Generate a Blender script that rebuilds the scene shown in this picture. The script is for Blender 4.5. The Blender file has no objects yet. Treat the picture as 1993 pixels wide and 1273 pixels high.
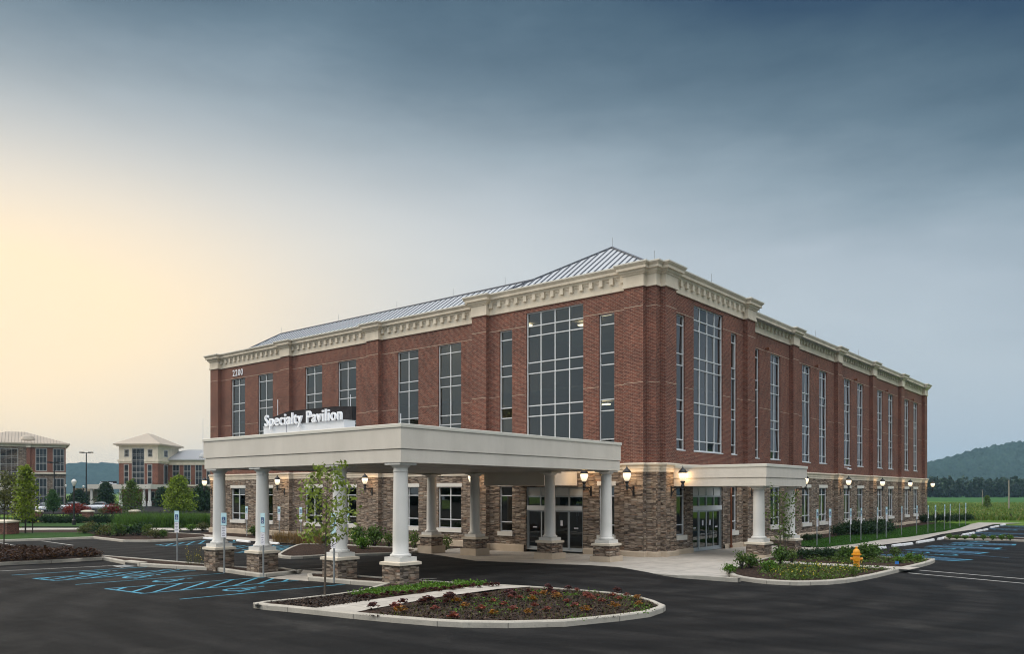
import bpy, bmesh, math, random
from mathutils import Vector, Matrix
import mathutils.geometry as mg
import numpy as np
R = math.radians
rnd = random.Random(7)
S = bpy.context.scene
COL = S.collection

# ------------------------------------------------------------------ camera
F, CX, YH, H = 1566.0, 996.5, 959.0, 3.04
T = math.atan(1296 / 1566.0)
SN, CS = math.sin(T), math.cos(T)
cam = bpy.data.cameras.new('camera')
co = bpy.data.objects.new('camera', cam); COL.objects.link(co)
co.location = (0, 0, H); co.rotation_euler = (R(90), 0, T)
cam.sensor_fit = 'HORIZONTAL'; cam.sensor_width = 36.0
cam.lens = 36.0 * F / 1993.0
cam.shift_y = (YH - 636.5) / 1993.0
cam.clip_start = 0.1; cam.clip_end = 9000
S.camera = co

def ray(px, py):
    a = (px - CX) / F; b = (YH - py) / F
    return (-SN + a * CS, CS + a * SN, b)
def gz(x):                       # the lot falls gently away to the left
    return -0.05 - 0.014 * min(11.5, max(0.0, -19.0 - x))
def G(px, py, dz=0.0):           # ground point seen at a pixel of the photograph
    r = ray(px, py); z = -0.05
    for _ in range(6):
        t = (z + dz - H) / r[2]; z = gz(r[0] * t)
    return (r[0] * t, r[1] * t)
def loc(px, py, dz=0.0):
    x, y = G(px, py, dz); return (x, y, gz(x) + dz)

# ------------------------------------------------------------------ node helpers
def newmat(name):
    m = bpy.data.materials.new(name); m.use_nodes = True
    nt = m.node_tree; nt.nodes.clear()
    out = nt.nodes.new('ShaderNodeOutputMaterial')
    p = nt.nodes.new('ShaderNodeBsdfPrincipled')
    nt.links.new(p.outputs[0], out.inputs[0])
    return m, nt, p, out
def N(nt, typ, **kw):
    n = nt.nodes.new('ShaderNode' + typ)
    for k, v in kw.items():
        if k.startswith('i_'): n.inputs[k[2:].replace('_', ' ')].default_value = v
        else: setattr(n, k, v)
    return n
def ramp(nt, fac, stops):
    n = nt.nodes.new('ShaderNodeValToRGB'); e = n.color_ramp.elements
    while len(e) < len(stops): e.new(0.5)
    for k, (p, c) in enumerate(stops):
        e[k].position = p; e[k].color = (c[0], c[1], c[2], 1)
    if fac is not None: nt.links.new(fac, n.inputs[0])
    return n.outputs[0]
def mixc(nt, fac, a, b, mode='MIX'):
    n = nt.nodes.new('ShaderNodeMix'); n.data_type = 'RGBA'; n.blend_type = mode
    for s, v in ((n.inputs[0], fac), (n.inputs[6], a), (n.inputs[7], b)):
        if isinstance(v, (int, float)): s.default_value = v
        elif isinstance(v, tuple): s.default_value = (v[0], v[1], v[2], 1)
        else: nt.links.new(v, s)
    return n.outputs[2]
def mth(nt, op, a, b=None, c=None, clamp=False):
    n = nt.nodes.new('ShaderNodeMath'); n.operation = op; n.use_clamp = clamp
    for s, v in zip(n.inputs, (a, b, c)):
        if v is None: continue
        if isinstance(v, (int, float)): s.default_value = v
        else: nt.links.new(v, s)
    return n.outputs[0]
def uvscaled(nt, sx=1, sy=1, sz=1, src='UV'):
    tc = nt.nodes.new('ShaderNodeTexCoord'); mp = nt.nodes.new('ShaderNodeMapping')
    mp.inputs['Scale'].default_value = (sx, sy, sz)
    nt.links.new(tc.outputs[src], mp.inputs[0]); return mp.outputs[0]
def noise(nt, vec, scale, detail=4, rough=0.55):
    n = N(nt, 'TexNoise'); n.inputs['Scale'].default_value = scale
    n.inputs['Detail'].default_value = detail; n.inputs['Roughness'].default_value = rough
    if vec is not None: nt.links.new(vec, n.inputs['Vector'])
    return n.outputs[0]
def bump(nt, p, hgt, strength=0.4, dist=0.02):
    b = N(nt, 'Bump'); b.inputs['Strength'].default_value = strength; b.inputs['Distance'].default_value = dist
    nt.links.new(hgt, b.inputs['Height']); nt.links.new(b.outputs[0], p.inputs['Normal'])

def m_plain(name, col, rough=0.6, metal=0.0, var=0.12, scale=1.5, b=0.0, spec=0.5, streak=0.0):
    m, nt, p, o = newmat(name)
    v = uvscaled(nt, src='Object')
    n = noise(nt, v, scale, 5)
    lo = tuple(c * (1 - var) for c in col); hi = tuple(min(1, c * (1 + var)) for c in col)
    c = ramp(nt, n, [(0.3, lo), (0.7, hi)])
    if streak:
        s1 = noise(nt, uvscaled(nt, 1.3, 1.3, 0.35, 'Object'), 1.0, 6, 0.65)
        c = mixc(nt, 1.0, c, ramp(nt, s1, [(0.32, (1 - streak, 1 - streak, 1 - streak * 1.1)), (0.62, (1 + streak * .4,) * 3)]), 'MULTIPLY')
    nt.links.new(c, p.inputs['Base Color'])
    p.inputs['Roughness'].default_value = rough; p.inputs['Metallic'].default_value = metal
    p.inputs['Specular IOR Level'].default_value = spec
    if b:
        bump(nt, p, noise(nt, v, scale * 25, 3), b, 0.01)
    return m
def m_emit(name, col, strength):
    m, nt, p, o = newmat(name)
    p.inputs['Base Color'].default_value = (0.8, 0.8, 0.78, 1)
    p.inputs['Emission Color'].default_value = (*col, 1); p.inputs['Emission Strength'].default_value = strength
    return m

def m_brick(name, c1, c2, mortar):
    m, nt, p, o = newmat(name)
    v = uvscaled(nt)
    br = N(nt, 'TexBrick'); br.inputs['Scale'].default_value = 1.0
    br.inputs['Brick Width'].default_value = 0.205; br.inputs['Row Height'].default_value = 0.0677
    br.inputs['Mortar Size'].default_value = 0.0085; br.inputs['Mortar Smooth'].default_value = 0.2
    br.inputs['Bias'].default_value = -0.1
    br.inputs['Color1'].default_value = (*c1, 1); br.inputs['Color2'].default_value = (*c2, 1); br.inputs['Mortar'].default_value = (*mortar, 1)
    nt.links.new(v, br.inputs['Vector'])
    big = noise(nt, uvscaled(nt, 0.35, 0.6, 1), 1.0, 6, 0.6)
    fine = noise(nt, uvscaled(nt, 5, 15, 1), 1.0, 2, 0.6)
    c = mixc(nt, 1.0, br.outputs[0], ramp(nt, big, [(0.3, (0.78, 0.80, 0.82)), (0.7, (1.16, 1.1, 1.06))]), 'MULTIPLY')
    c = mixc(nt, 1.0, c, ramp(nt, fine, [(0.3, (0.60, 0.58, 0.58)), (0.7, (1.36, 1.32, 1.28))]), 'MULTIPLY')
    # faint pale salt runs
    st = noise(nt, uvscaled(nt, 1.6, 0.12, 1), 1.0, 4, 0.6)
    c = mixc(nt, ramp(nt, st, [(0.60, (0, 0, 0)), (0.80, (0.22, 0.22, 0.22))]), c, (0.40, 0.27, 0.22))
    nt.links.new(c, p.inputs['Base Color']); p.inputs['Roughness'].default_value = 0.88
    p.inputs['Specular IOR Level'].default_value = 0.25
    bump(nt, p, mth(nt, 'SUBTRACT', 1.0, br.outputs['Fac']), 0.5, 0.006)
    return m

def m_stone(name, sx=2.7, sy=15.5, dark=1.26):
    m, nt, p, o = newmat(name)
    v = uvscaled(nt)
    wob = N(nt, 'TexNoise'); wob.inputs['Scale'].default_value = 3.0; nt.links.new(v, wob.inputs['Vector'])
    mixv = N(nt, 'VectorMath', operation='MULTIPLY_ADD'); nt.links.new(wob.outputs[1], mixv.inputs[0])
    mixv.inputs[1].default_value = (0.10, 0.035, 0); nt.links.new(v, mixv.inputs[2])
    sc = N(nt, 'VectorMath', operation='MULTIPLY'); nt.links.new(mixv.outputs[0], sc.inputs[0]); sc.inputs[1].default_value = (sx, sy, 0)
    vo = N(nt, 'TexVoronoi', voronoi_dimensions='2D', distance='CHEBYCHEV'); vo.inputs['Scale'].default_value = 1; vo.inputs['Randomness'].default_value = 0.75
    nt.links.new(sc.outputs[0], vo.inputs['Vector'])
    sp = N(nt, 'SeparateColor'); nt.links.new(vo.outputs['Color'], sp.inputs[0])
    d = dark
    c = ramp(nt, sp.outputs[0], [(0.0, (.060*d, .048*d, .040*d)), (0.2, (.13*d, .098*d, .075*d)), (0.38, (.205*d, .165*d, .13*d)), (0.55, (.15*d, .125*d, .11*d)),
                                 (0.7, (.215*d, .178*d, .14*d)), (0.84, (.30*d, .25*d, .20*d)), (0.93, (.20*d, .128*d, .09*d)), (1.0, (.35*d, .315*d, .27*d))])
    fine = noise(nt, uvscaled(nt, 6, 16, 1), 1.0, 5, 0.7)
    c = mixc(nt, 1.0, c, ramp(nt, fine, [(0.25, (0.62, 0.62, 0.64)), (0.75, (1.35, 1.33, 1.28))]), 'MULTIPLY')
    big = noise(nt, uvscaled(nt, 0.5, 0.5, 1), 1.0, 3, 0.6)
    c = mixc(nt, 1.0, c, ramp(nt, big, [(0.3, (0.88, 0.86, 0.86)), (0.7, (1.14, 1.12, 1.08))]), 'MULTIPLY')
    edge = ramp(nt, vo.outputs['Distance'], [(0.34, (1, 1, 1)), (0.56, (0.50, 0.48, 0.46))])
    c = mixc(nt, 1.0, c, edge, 'MULTIPLY')
    nt.links.new(c, p.inputs['Base Color']); p.inputs['Roughness'].default_value = 0.9
    p.inputs['Specular IOR Level'].default_value = 0.3
    h = mth(nt, 'ADD', mth(nt, 'MULTIPLY', edge, 1.0), mth(nt, 'ADD', mth(nt, 'MULTIPLY', sp.outputs[1], 0.9), mth(nt, 'MULTIPLY', fine, 0.5)))
    bump(nt, p, h, 0.6, 0.025)
    return m

def m_leaf(name, stops, trans=0.3):
    m = bpy.data.materials.new(name); m.use_nodes = True
    nt = m.node_tree; nt.nodes.clear()
    out = nt.nodes.new('ShaderNodeOutputMaterial')
    g = nt.nodes.new('ShaderNodeNewGeometry')
    c = ramp(nt, g.outputs['Random Per Island'], stops)
    d = nt.nodes.new('ShaderNodeBsdfPrincipled'); nt.links.new(c, d.inputs['Base Color']); d.inputs['Roughness'].default_value = 0.55
    d.inputs['Specular IOR Level'].default_value = 0.3
    tr = nt.nodes.new('ShaderNodeBsdfTranslucent'); nt.links.new(mixc(nt, 1.0, c, (1.1, 1.25, 0.5), 'MULTIPLY'), tr.inputs[0])
    mx = nt.nodes.new('ShaderNodeMixShader'); mx.inputs[0].default_value = trans
    nt.links.new(d.outputs[0], mx.inputs[1]); nt.links.new(tr.outputs[0], mx.inputs[2]); nt.links.new(mx.outputs[0], out.inputs[0])
    return m
def greens(c, v=0.5):
    return [(0.0, tuple(x * (1 - v) for x in c)), (0.5, c), (1.0, (c[0] * (1 + v * 1.1), c[1] * (1 + v), c[2] * (1 + v * .5)))]

def m_asphalt():
    m, nt, p, o = newmat('asphalt')
    v = uvscaled(nt, src='Object')
    fine = noise(nt, v, 55, 3, 0.7); mid = noise(nt, v, 1.1, 6, 0.65)
    streak = noise(nt, uvscaled(nt, 0.22, 1.3, 1, 'Object'), 1.0, 5, 0.6)
    c = ramp(nt, fine, [(0.30, (0.0050, 0.0050, 0.0053)), (0.56, (0.0100, 0.0099, 0.0103)), (0.76, (0.042, 0.0415, 0.042))])
    c = mixc(nt, 1.0, c, ramp(nt, mid, [(0.3, (0.68, 0.68, 0.69)), (0.72, (1.45, 1.42, 1.38))]), 'MULTIPLY')
    c = mixc(nt, 1.0, c, ramp(nt, streak, [(0.35, (0.66, 0.66, 0.67)), (0.72, (1.65, 1.61, 1.55))]), 'MULTIPLY')
    # dust stains
    st = noise(nt, v, 0.28, 7, 0.7)
    c = mixc(nt, ramp(nt, st, [(0.54, (0, 0, 0)), (0.76, (0.34, 0.34, 0.34))]), c, (0.075, 0.071, 0.064))
    wv_ = N(nt, 'TexWave'); wv_.wave_type = 'RINGS'; wv_.rings_direction = 'Z'; wv_.inputs['Scale'].default_value = 0.16; wv_.inputs['Distortion'].default_value = 3.0; wv_.inputs['Detail'].default_value = 4.0; wv_.inputs['Detail Scale'].default_value = 0.5
    mp_ = nt.nodes.new('ShaderNodeMapping'); mp_.inputs['Location'].default_value = (15.0, -24.0, 0); tc_ = nt.nodes.new('ShaderNodeTexCoord'); nt.links.new(tc_.outputs['Object'], mp_.inputs[0]); nt.links.new(mp_.outputs[0], wv_.inputs['Vector'])
    c = mixc(nt, 1.0, c, ramp(nt, wv_.outputs[1], [(0.25, (0.78,) * 3), (0.8, (1.32, 1.30, 1.27))]), 'MULTIPLY')
    oil = noise(nt, v, 0.9, 3, 0.5)
    c = mixc(nt, ramp(nt, oil, [(0.68, (0, 0, 0)), (0.76, (0.6, 0.6, 0.6))]), c, (0.005, 0.005, 0.0055))
    # scattered pale grit
    g = N(nt, 'TexVoronoi'); g.inputs['Scale'].default_value = 4.0; nt.links.new(v, g.inputs['Vector'])
    c = mixc(nt, ramp(nt, g.outputs['Distance'], [(0.02, (0.45, 0.45, 0.45)), (0.045, (0, 0, 0))]), c, (0.16, 0.15, 0.13))
    nt.links.new(c, p.inputs['Base Color']); p.inputs['Specular IOR Level'].default_value = 0.12
    nt.links.new(ramp(nt, mid, [(0.3, (0.72,)*3), (0.7, (0.92,)*3)]), p.inputs['Roughness'])
    bump(nt, p, noise(nt, v, 75, 3), 0.35, 0.01)
    return m
def m_concrete(name, col, joint=1.5, rough=0.85, joints=True):
    m, nt, p, o = newmat(name)
    v = uvscaled(nt)
    n1 = noise(nt, v, 1.3, 6, 0.65); n2 = noise(nt, v, 22, 4, 0.6)
    c = ramp(nt, n1, [(0.3, tuple(x * .80 for x in col)), (0.7, tuple(x * 1.14 for x in col))])
    c = mixc(nt, 1.0, c, ramp(nt, n2, [(0.3, (0.9,) * 3), (0.7, (1.09,) * 3)]), 'MULTIPLY')
    h = n2
    if joints:
        br = N(nt, 'TexBrick'); br.offset = 0.0; br.inputs['Scale'].default_value = 1
        br.inputs['Brick Width'].default_value = joint; br.inputs['Row Height'].default_value = joint
        br.inputs['Mortar Size'].default_value = 0.012; br.inputs['Mortar Smooth'].default_value = 0.1
        br.inputs['Color1'].default_value = (1, 1, 1, 1); br.inputs['Color2'].default_value = (0.90, 0.90, 0.89, 1); br.inputs['Mortar'].default_value = (0.42, 0.41, 0.40, 1)
        nt.links.new(v, br.inputs['Vector'])
        c = mixc(nt, 1.0, c, br.outputs[0], 'MULTIPLY')
    else:
        # tyre scuffs on kerbs
        s2 = noise(nt, uvscaled(nt, 1.2, 9, 9, 'Object'), 1.0, 4, 0.7)
        c = mixc(nt, ramp(nt, s2, [(0.58, (0, 0, 0)), (0.75, (0.5, 0.5, 0.5))]), c, (0.16, 0.15, 0.14))
    nt.links.new(c, p.inputs['Base Color']); p.inputs['Roughness'].default_value = rough
    bump(nt, p, h, 0.25, 0.01)
    return m
def m_mulch():
    m, nt, p, o = newmat('mulch')
    v = uvscaled(nt, src='Object')
    vo = N(nt, 'TexVoronoi'); vo.inputs['Scale'].default_value = 22; nt.links.new(v, vo.inputs['Vector'])
    sp = N(nt, 'SeparateColor'); nt.links.new(vo.outputs['Color'], sp.inputs[0])
    c = ramp(nt, sp.outputs[0], [(0.0, (0.013, 0.008, 0.006)), (0.5, (0.035, 0.020, 0.014)), (1.0, (0.085, 0.050, 0.033))])
    big = noise(nt, v, 1.2, 5)
    c = mixc(nt, 1.0, c, ramp(nt, big, [(0.3, (0.75,) * 3), (0.7, (1.25,) * 3)]), 'MULTIPLY')
    nt.links.new(c, p.inputs['Base Color']); p.inputs['Roughness'].default_value = 0.95; p.inputs['Specular IOR Level'].default_value = 0.2
    bump(nt, p, mth(nt, 'ADD', sp.outputs[1], noise(nt, v, 30, 3)), 0.9, 0.04)
    return m
def m_grass(name, lo, hi, sc=1.0):
    m, nt, p, o = newmat(name)
    v = uvscaled(nt, src='Object')
    n1 = noise(nt, v, 0.35 * sc, 7, 0.65); n2 = noise(nt, v, 14 * sc, 4, 0.7)
    c = ramp(nt, n1, [(0.3, lo), (0.7, hi)])
    c = mixc(nt, 1.0, c, ramp(nt, n2, [(0.3, (0.6,) * 3), (0.7, (1.4,) * 3)]), 'MULTIPLY')
    nt.links.new(c, p.inputs['Base Color']); p.inputs['Roughness'].default_value = 0.95; p.inputs['Specular IOR Level'].default_value = 0.15
    bump(nt, p, n2, 0.8, 0.05)
    return m
def m_field():
    m, nt, p, o = newmat('meadow')
    v = uvscaled(nt, src='Object')
    n1 = noise(nt, v, 0.022, 6, 0.6); n2 = noise(nt, v, 0.35, 6, 0.7)
    c = ramp(nt, n1, [(0.32, (0.065, 0.135, 0.020)), (0.5, (0.11, 0.185, 0.026)), (0.62, (0.145, 0.19, 0.036)), (0.75, (0.15, 0.145, 0.055))])
    c = mixc(nt, 1.0, c, ramp(nt, n2, [(0.3, (0.6,) * 3), (0.7, (1.35,) * 3)]), 'MULTIPLY')
    # beyond the rough ground a crop field, evenly green
    g = N(nt, 'SeparateXYZ'); nt.links.new(v, g.inputs[0])
    far = ramp(nt, mth(nt, 'MULTIPLY', mth(nt, 'ADD', g.outputs[0], g.outputs[1]), 0.001), [(0.24, (0, 0, 0)), (0.27, (1, 1, 1))])
    c = mixc(nt, far, c, ramp(nt, noise(nt, v, 0.02, 4), [(0.3, (0.034, 0.098, 0.026)), (0.7, (0.047, 0.120, 0.030))]))
    nt.links.new(c, p.inputs['Base Color']); p.inputs['Roughness'].default_value = 0.95; p.inputs['Specular IOR Level'].default_value = 0.1
    bump(nt, p, n2, 0.7, 0.2)
    return m
def m_glass(name, tint, refl=0.16, rough=0.0, col=(0.90, 0.94, 0.93)):
    m = bpy.data.materials.new(name); m.use_nodes = True
    nt = m.node_tree; nt.nodes.clear()
    out = nt.nodes.new('ShaderNodeOutputMaterial')
    lw = nt.nodes.new('ShaderNodeFresnel'); lw.inputs[0].default_value = 1.5
    fac = mth(nt, 'ADD', mth(nt, 'MULTIPLY', lw.outputs[0], 1.0), refl, clamp=True)
    tr = nt.nodes.new('ShaderNodeBsdfTransparent'); tr.inputs[0].default_value = (*tint, 1)
    gl = nt.nodes.new('ShaderNodeBsdfGlossy'); gl.inputs[0].default_value = (*col, 1); gl.inputs['Roughness'].default_value = rough
    b = nt.nodes.new('ShaderNodeBump'); b.inputs['Strength'].default_value = 0.05; b.inputs['Distance'].default_value = 0.02
    nt.links.new(noise(nt, uvscaled(nt), 0.9, 2), b.inputs['Height']); nt.links.new(b.outputs[0], gl.inputs['Normal'])
    mx = nt.nodes.new('ShaderNodeMixShader'); nt.links.new(fac, mx.inputs[0])
    nt.links.new(tr.outputs[0], mx.inputs[1]); nt.links.new(gl.outputs[0], mx.inputs[2]); nt.links.new(mx.outputs[0], out.inputs[0])
    return m

M = {}
M['brick'] = m_brick('red_brick', (0.198, 0.069, 0.046), (0.096, 0.037, 0.030), (0.29, 0.205, 0.165))
M['brick_far'] = m_brick('far_brick', (0.21, 0.078, 0.05), (0.14, 0.05, 0.036), (0.26, 0.17, 0.13))
M['stone'] = m_stone('ledge_stone')
M['pedstone'] = m_stone('pedestal_stone', 3.6, 13.5)
M['stone_far'] = m_stone('far_stone')
M['lime'] = m_plain('cast_stone', (0.66, 0.58, 0.465), 0.85, var=0.08, scale=0.8, b=0.1, streak=0.13)
M['limepink'] = m_plain('plinth_stone', (0.50, 0.405, 0.305), 0.85, var=0.14, scale=1.2, b=0.1)
M['white_stone'] = m_plain('white_cast_stone', (0.66, 0.63, 0.57), 0.8, var=0.06, scale=2, b=0.1)
M['stucco'] = m_plain('canopy_stucco', (0.64, 0.59, 0.515), 0.9, var=0.05, scale=0.5, b=0.15, streak=0.07)
M['coping'] = m_plain('coping_metal', (0.63, 0.60, 0.52), 0.45, var=0.03, scale=1)
M['column'] = m_plain('column_paint', (0.68, 0.66, 0.62), 0.55, var=0.04, scale=0.8, streak=0.06)
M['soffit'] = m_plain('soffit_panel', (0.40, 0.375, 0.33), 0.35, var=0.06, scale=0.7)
M['alu'] = m_plain('window_aluminium', (0.64, 0.66, 0.67), 0.4, metal=0.0, var=0.03)
M['alu_dark'] = m_plain('door_aluminium', (0.42, 0.45, 0.46), 0.4, metal=0.4, var=0.04)
M['far_frame'] = m_plain('far_frame', (0.40, 0.39, 0.37), 0.6, var=0.03)
M['blind'] = m_plain('roller_blind', (0.40, 0.385, 0.34), 0.9, var=0.04)
M['joint'] = m_plain('kerb_joint', (0.10, 0.095, 0.085), 0.9)
M['panel'] = m_plain('transom_panel', (0.55, 0.56, 0.55), 0.5, var=0.04)
M['glass'] = m_glass('tinted_glass', (0.24, 0.27, 0.255), 0.075)
M['glass_side'] = m_glass('side_glass', (0.20, 0.24, 0.24), 0.075, col=(0.92, 0.92, 0.95))
M['glass_far'] = m_plain('far_glass', (0.022, 0.028, 0.032), 0.12, var=0.3, scale=0.4, spec=0.5)
M['roof'] = m_plain('roof_metal', (0.42, 0.44, 0.465), 0.5, metal=0.0, var=0.05, scale=0.4)
M['seam'] = m_plain('roof_seam', (0.12, 0.13, 0.155), 0.5, metal=0.3, var=0.05)  # darker than the sheets: shadow beside the ribs is put into their colour
M['roof_far'] = m_plain('far_roof', (0.42, 0.35, 0.275), 0.6, var=0.05, scale=0.3)
M['far_seam'] = m_plain('far_seam', (0.17, 0.145, 0.12), 0.7, var=0.05)
M['roof_far2'] = m_plain('far_wing_roof', (0.42, 0.42, 0.42), 0.6, var=0.05, scale=0.3)
M['deck'] = m_plain('roof_deck', (0.3, 0.3, 0.3), 0.9)
M['black'] = m_plain('black_iron', (0.012, 0.012, 0.013), 0.45, var=0.2)
M['lampglass'] = m_emit('lit_lamp_glass', (1.0, 0.70, 0.38), 3.6)
def m_lamp():
    m = bpy.data.materials.new('lit_lamp_glass'); m.use_nodes = True; nt = m.node_tree; nt.nodes.clear()
    out = nt.nodes.new('ShaderNodeOutputMaterial'); em = nt.nodes.new('ShaderNodeEmission'); tr = nt.nodes.new('ShaderNodeBsdfTransparent'); mx = nt.nodes.new('ShaderNodeMixShader')
    tr.inputs[0].default_value = (1, .9, .75, 1); tc = nt.nodes.new('ShaderNodeTexCoord'); sp = nt.nodes.new('ShaderNodeSeparateXYZ'); nt.links.new(tc.outputs['Object'], sp.inputs[0])
    st = nt.nodes.new('ShaderNodeMapRange'); nt.links.new(sp.outputs[2], st.inputs[0])
    for k, v in zip((1, 2, 3, 4), (.33, .64, .75, 2.3)): st.inputs[k].default_value = v
    rb = N(nt, 'TexNoise'); rb.inputs['Scale'].default_value = 14; mp = nt.nodes.new('ShaderNodeMapping'); mp.inputs['Scale'].default_value = (1, 1, .1); nt.links.new(tc.outputs['Object'], mp.inputs[0]); nt.links.new(mp.outputs[0], rb.inputs['Vector'])
    nt.links.new(mth(nt, 'MULTIPLY', st.outputs[0], mth(nt, 'ADD', .55, mth(nt, 'MULTIPLY', rb.outputs[0], .9))), em.inputs[1]); em.inputs[0].default_value = (1.0, .84, .60, 1)
    mx.inputs[0].default_value = .35; nt.links.new(em.outputs[0], mx.inputs[1]); nt.links.new(tr.outputs[0], mx.inputs[2]); nt.links.new(mx.outputs[0], out.inputs[0]); return m
M['lampglass'] = m_lamp()
M['dimglass'] = m_plain('lamp_globe', (0.75, 0.74, 0.70), 0.3, var=0.05)
M['ceil_light'] = m_emit('ceiling_light', (1.0, 0.80, 0.52), 7.0)
M['inside'] = m_plain('interior_wall', (0.50, 0.46, 0.40), 0.9, var=0.15, scale=0.3)
M['white_metal'] = m_plain('sign_white', (0.72, 0.74, 0.78), 0.45, var=0.03)
M['letter'] = m_plain('letter_white', (0.86, 0.88, 0.92), 0.4, var=0.02)
M['cabinet'] = m_plain('sign_cabinet', (0.024, 0.022, 0.024), 0.7, var=0.4, scale=5, spec=0.1)
M['galv'] = m_plain('galvanised_steel', (0.30, 0.32, 0.33), 0.5, metal=0.6, var=0.15, scale=4)
M['sign_aqua'] = m_plain('sign_aqua', (0.48, 0.70, 0.76), 0.5, var=0.03)
M['sign_blue'] = m_plain('sign_blue', (0.012, 0.075, 0.20), 0.5, var=0.03)
M['sign_white'] = m_plain('sign_plate', (0.74, 0.74, 0.78), 0.5, var=0.03)
M['sign_ink'] = m_plain('sign_ink', (0.20, 0.20, 0.27), 0.6, var=0.03)
M['asphalt'] = m_asphalt()
M['concrete'] = m_concrete('concrete_walk', (0.44, 0.40, 0.35))
M['kerb'] = m_concrete('kerb_concrete', (0.43, 0.395, 0.335), joints=False)
M['mulch'] = m_mulch()
M['lawn'] = m_grass('lawn', (0.019, 0.052, 0.010), (0.032, 0.077, 0.014))
M['blue_paint'] = m_plain('blue_marking', (0.040, 0.225, 0.330), 0.7, var=0.5, scale=3.2)
M['blue_dim'] = m_plain('worn_blue_marking', (0.04, 0.135, 0.225), 0.7, var=0.4, scale=2.2)
M['white_paint'] = m_plain('white_marking', (0.40, 0.39, 0.365), 0.7, var=0.25, scale=2.2)
M['meadow'] = m_field()
M['wheelstop'] = m_plain('white_wheel_stop', (0.72, 0.72, 0.72), 0.6, var=0.08, scale=3)
M['hydrant'] = m_plain('hydrant_yellow', (0.75, 0.31, 0.012), 0.4, var=0.12, scale=6)
M['copper'] = m_plain('copper_pipe', (0.21, 0.075, 0.035), 0.45, metal=0.3, var=0.2)
M['bark'] = m_plain('bark', (0.085, 0.068, 0.052), 0.9, var=0.3, scale=8, b=0.4)
M['bark_dark'] = m_plain('dark_bark', (0.035, 0.028, 0.022), 0.9, var=0.3, scale=8)
M['wood'] = m_plain('weathered_pole', (0.24, 0.215, 0.19), 0.85, var=0.2, scale=3)
M['car_white'] = m_plain('car_paint_white', (0.70, 0.72, 0.76), 0.25, var=0.02)
M['car_dark'] = m_plain('car_paint_dark', (0.02, 0.022, 0.03), 0.25, var=0.02)
M['rubber'] = m_plain('rubber', (0.015, 0.015, 0.015), 0.8)
M['rim'] = m_plain('wheel_rim', (0.4, 0.4, 0.42), 0.35, metal=0.7)
M['tail'] = m_plain('tail_lamp', (0.35, 0.01, 0.01), 0.3)
M['path'] = m_plain('pale_path', (0.42, 0.385, 0.335), 0.9, var=0.15, scale=0.6)
M['gravel'] = m_plain('gravel_verge', (0.17, 0.165, 0.13), 0.95, var=0.3, scale=6)
M['blueflag'] = m_plain('blue_flag', (0.01, 0.12, 0.4), 0.6)
L = {}
L['sapling'] = m_leaf('sapling_leaf', greens((0.20, 0.25, 0.06)))
L['lime'] = m_leaf('lime_leaf', greens((0.170, 0.225, 0.024), 0.55))
L['mid'] = m_leaf('mid_leaf', greens((0.075, 0.120, 0.024), 0.55))
L['dark'] = m_leaf('dark_leaf', greens((0.020, 0.047, 0.018), 0.6))
L['conif'] = m_leaf('conical_leaf', greens((0.050, 0.110, 0.034), 0.5))
L['shrub'] = m_leaf('shrub_leaf', greens((0.062, 0.115, 0.024), 0.6))
L['olive'] = m_leaf('olive_leaf', greens((0.082, 0.090, 0.030), 0.6))
L['red'] = m_leaf('red_leaf', greens((0.17, 0.020, 0.018), 0.6))
L['purple'] = m_leaf('purple_leaf', [(0, (0.024, 0.009, 0.012)), (0.5, (0.085, 0.026, 0.030)), (1, (0.17, 0.055, 0.045))])
L['crimson'] = m_leaf('crimson_leaf', [(0, (0.09, 0.020, 0.020)), (0.5, (0.22, 0.052, 0.042)), (1, (0.36, 0.12, 0.075))])
L['orange'] = m_leaf('orange_leaf', [(0, (0.13, 0.045, 0.012)), (0.5, (0.30, 0.125, 0.025)), (1, (0.46, 0.25, 0.05))])
L['brownred'] = m_leaf('bronze_leaf', [(0, (0.018, 0.008, 0.007)), (0.6, (0.052, 0.021, 0.014)), (0.9, (0.085, 0.035, 0.02)), (1, (0.22, 0.105, 0.028))])
L['cover'] = m_leaf('groundcover_leaf', greens((0.085, 0.170, 0.022), 0.6))
L['grassy'] = m_leaf('tall_grass_blade', greens((0.060, 0.125, 0.022), 0.5))
L['blade'] = m_leaf('lawn_blade', greens((0.042, 0.120, 0.014), 0.5))
L['tan'] = m_leaf('tan_blade', greens((0.20, 0.125, 0.06), 0.5))
L['yellow'] = m_leaf('yellow_petal', [(0, (0.55, 0.38, 0.03)), (1, (0.85, 0.70, 0.12))])
L['chip'] = m_leaf('mulch_chip', [(0, (0.010, 0.006, 0.004)), (0.7, (0.032, 0.018, 0.012)), (1, (0.095, 0.058, 0.036))], 0.0)
L['wild'] = m_leaf('wild_blade', [(0, (0.040, 0.090, 0.016)), (0.5, (0.10, 0.165, 0.026)), (0.85, (0.17, 0.19, 0.048)), (1, (0.20, 0.14, 0.06))])
L['wood'] = m_leaf('woodland_leaf', greens((0.018, 0.038, 0.017), 0.65), 0.15)
L['hill'] = m_leaf('hill_leaf', greens((0.040, 0.066, 0.030), 0.6), 0.1)

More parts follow.
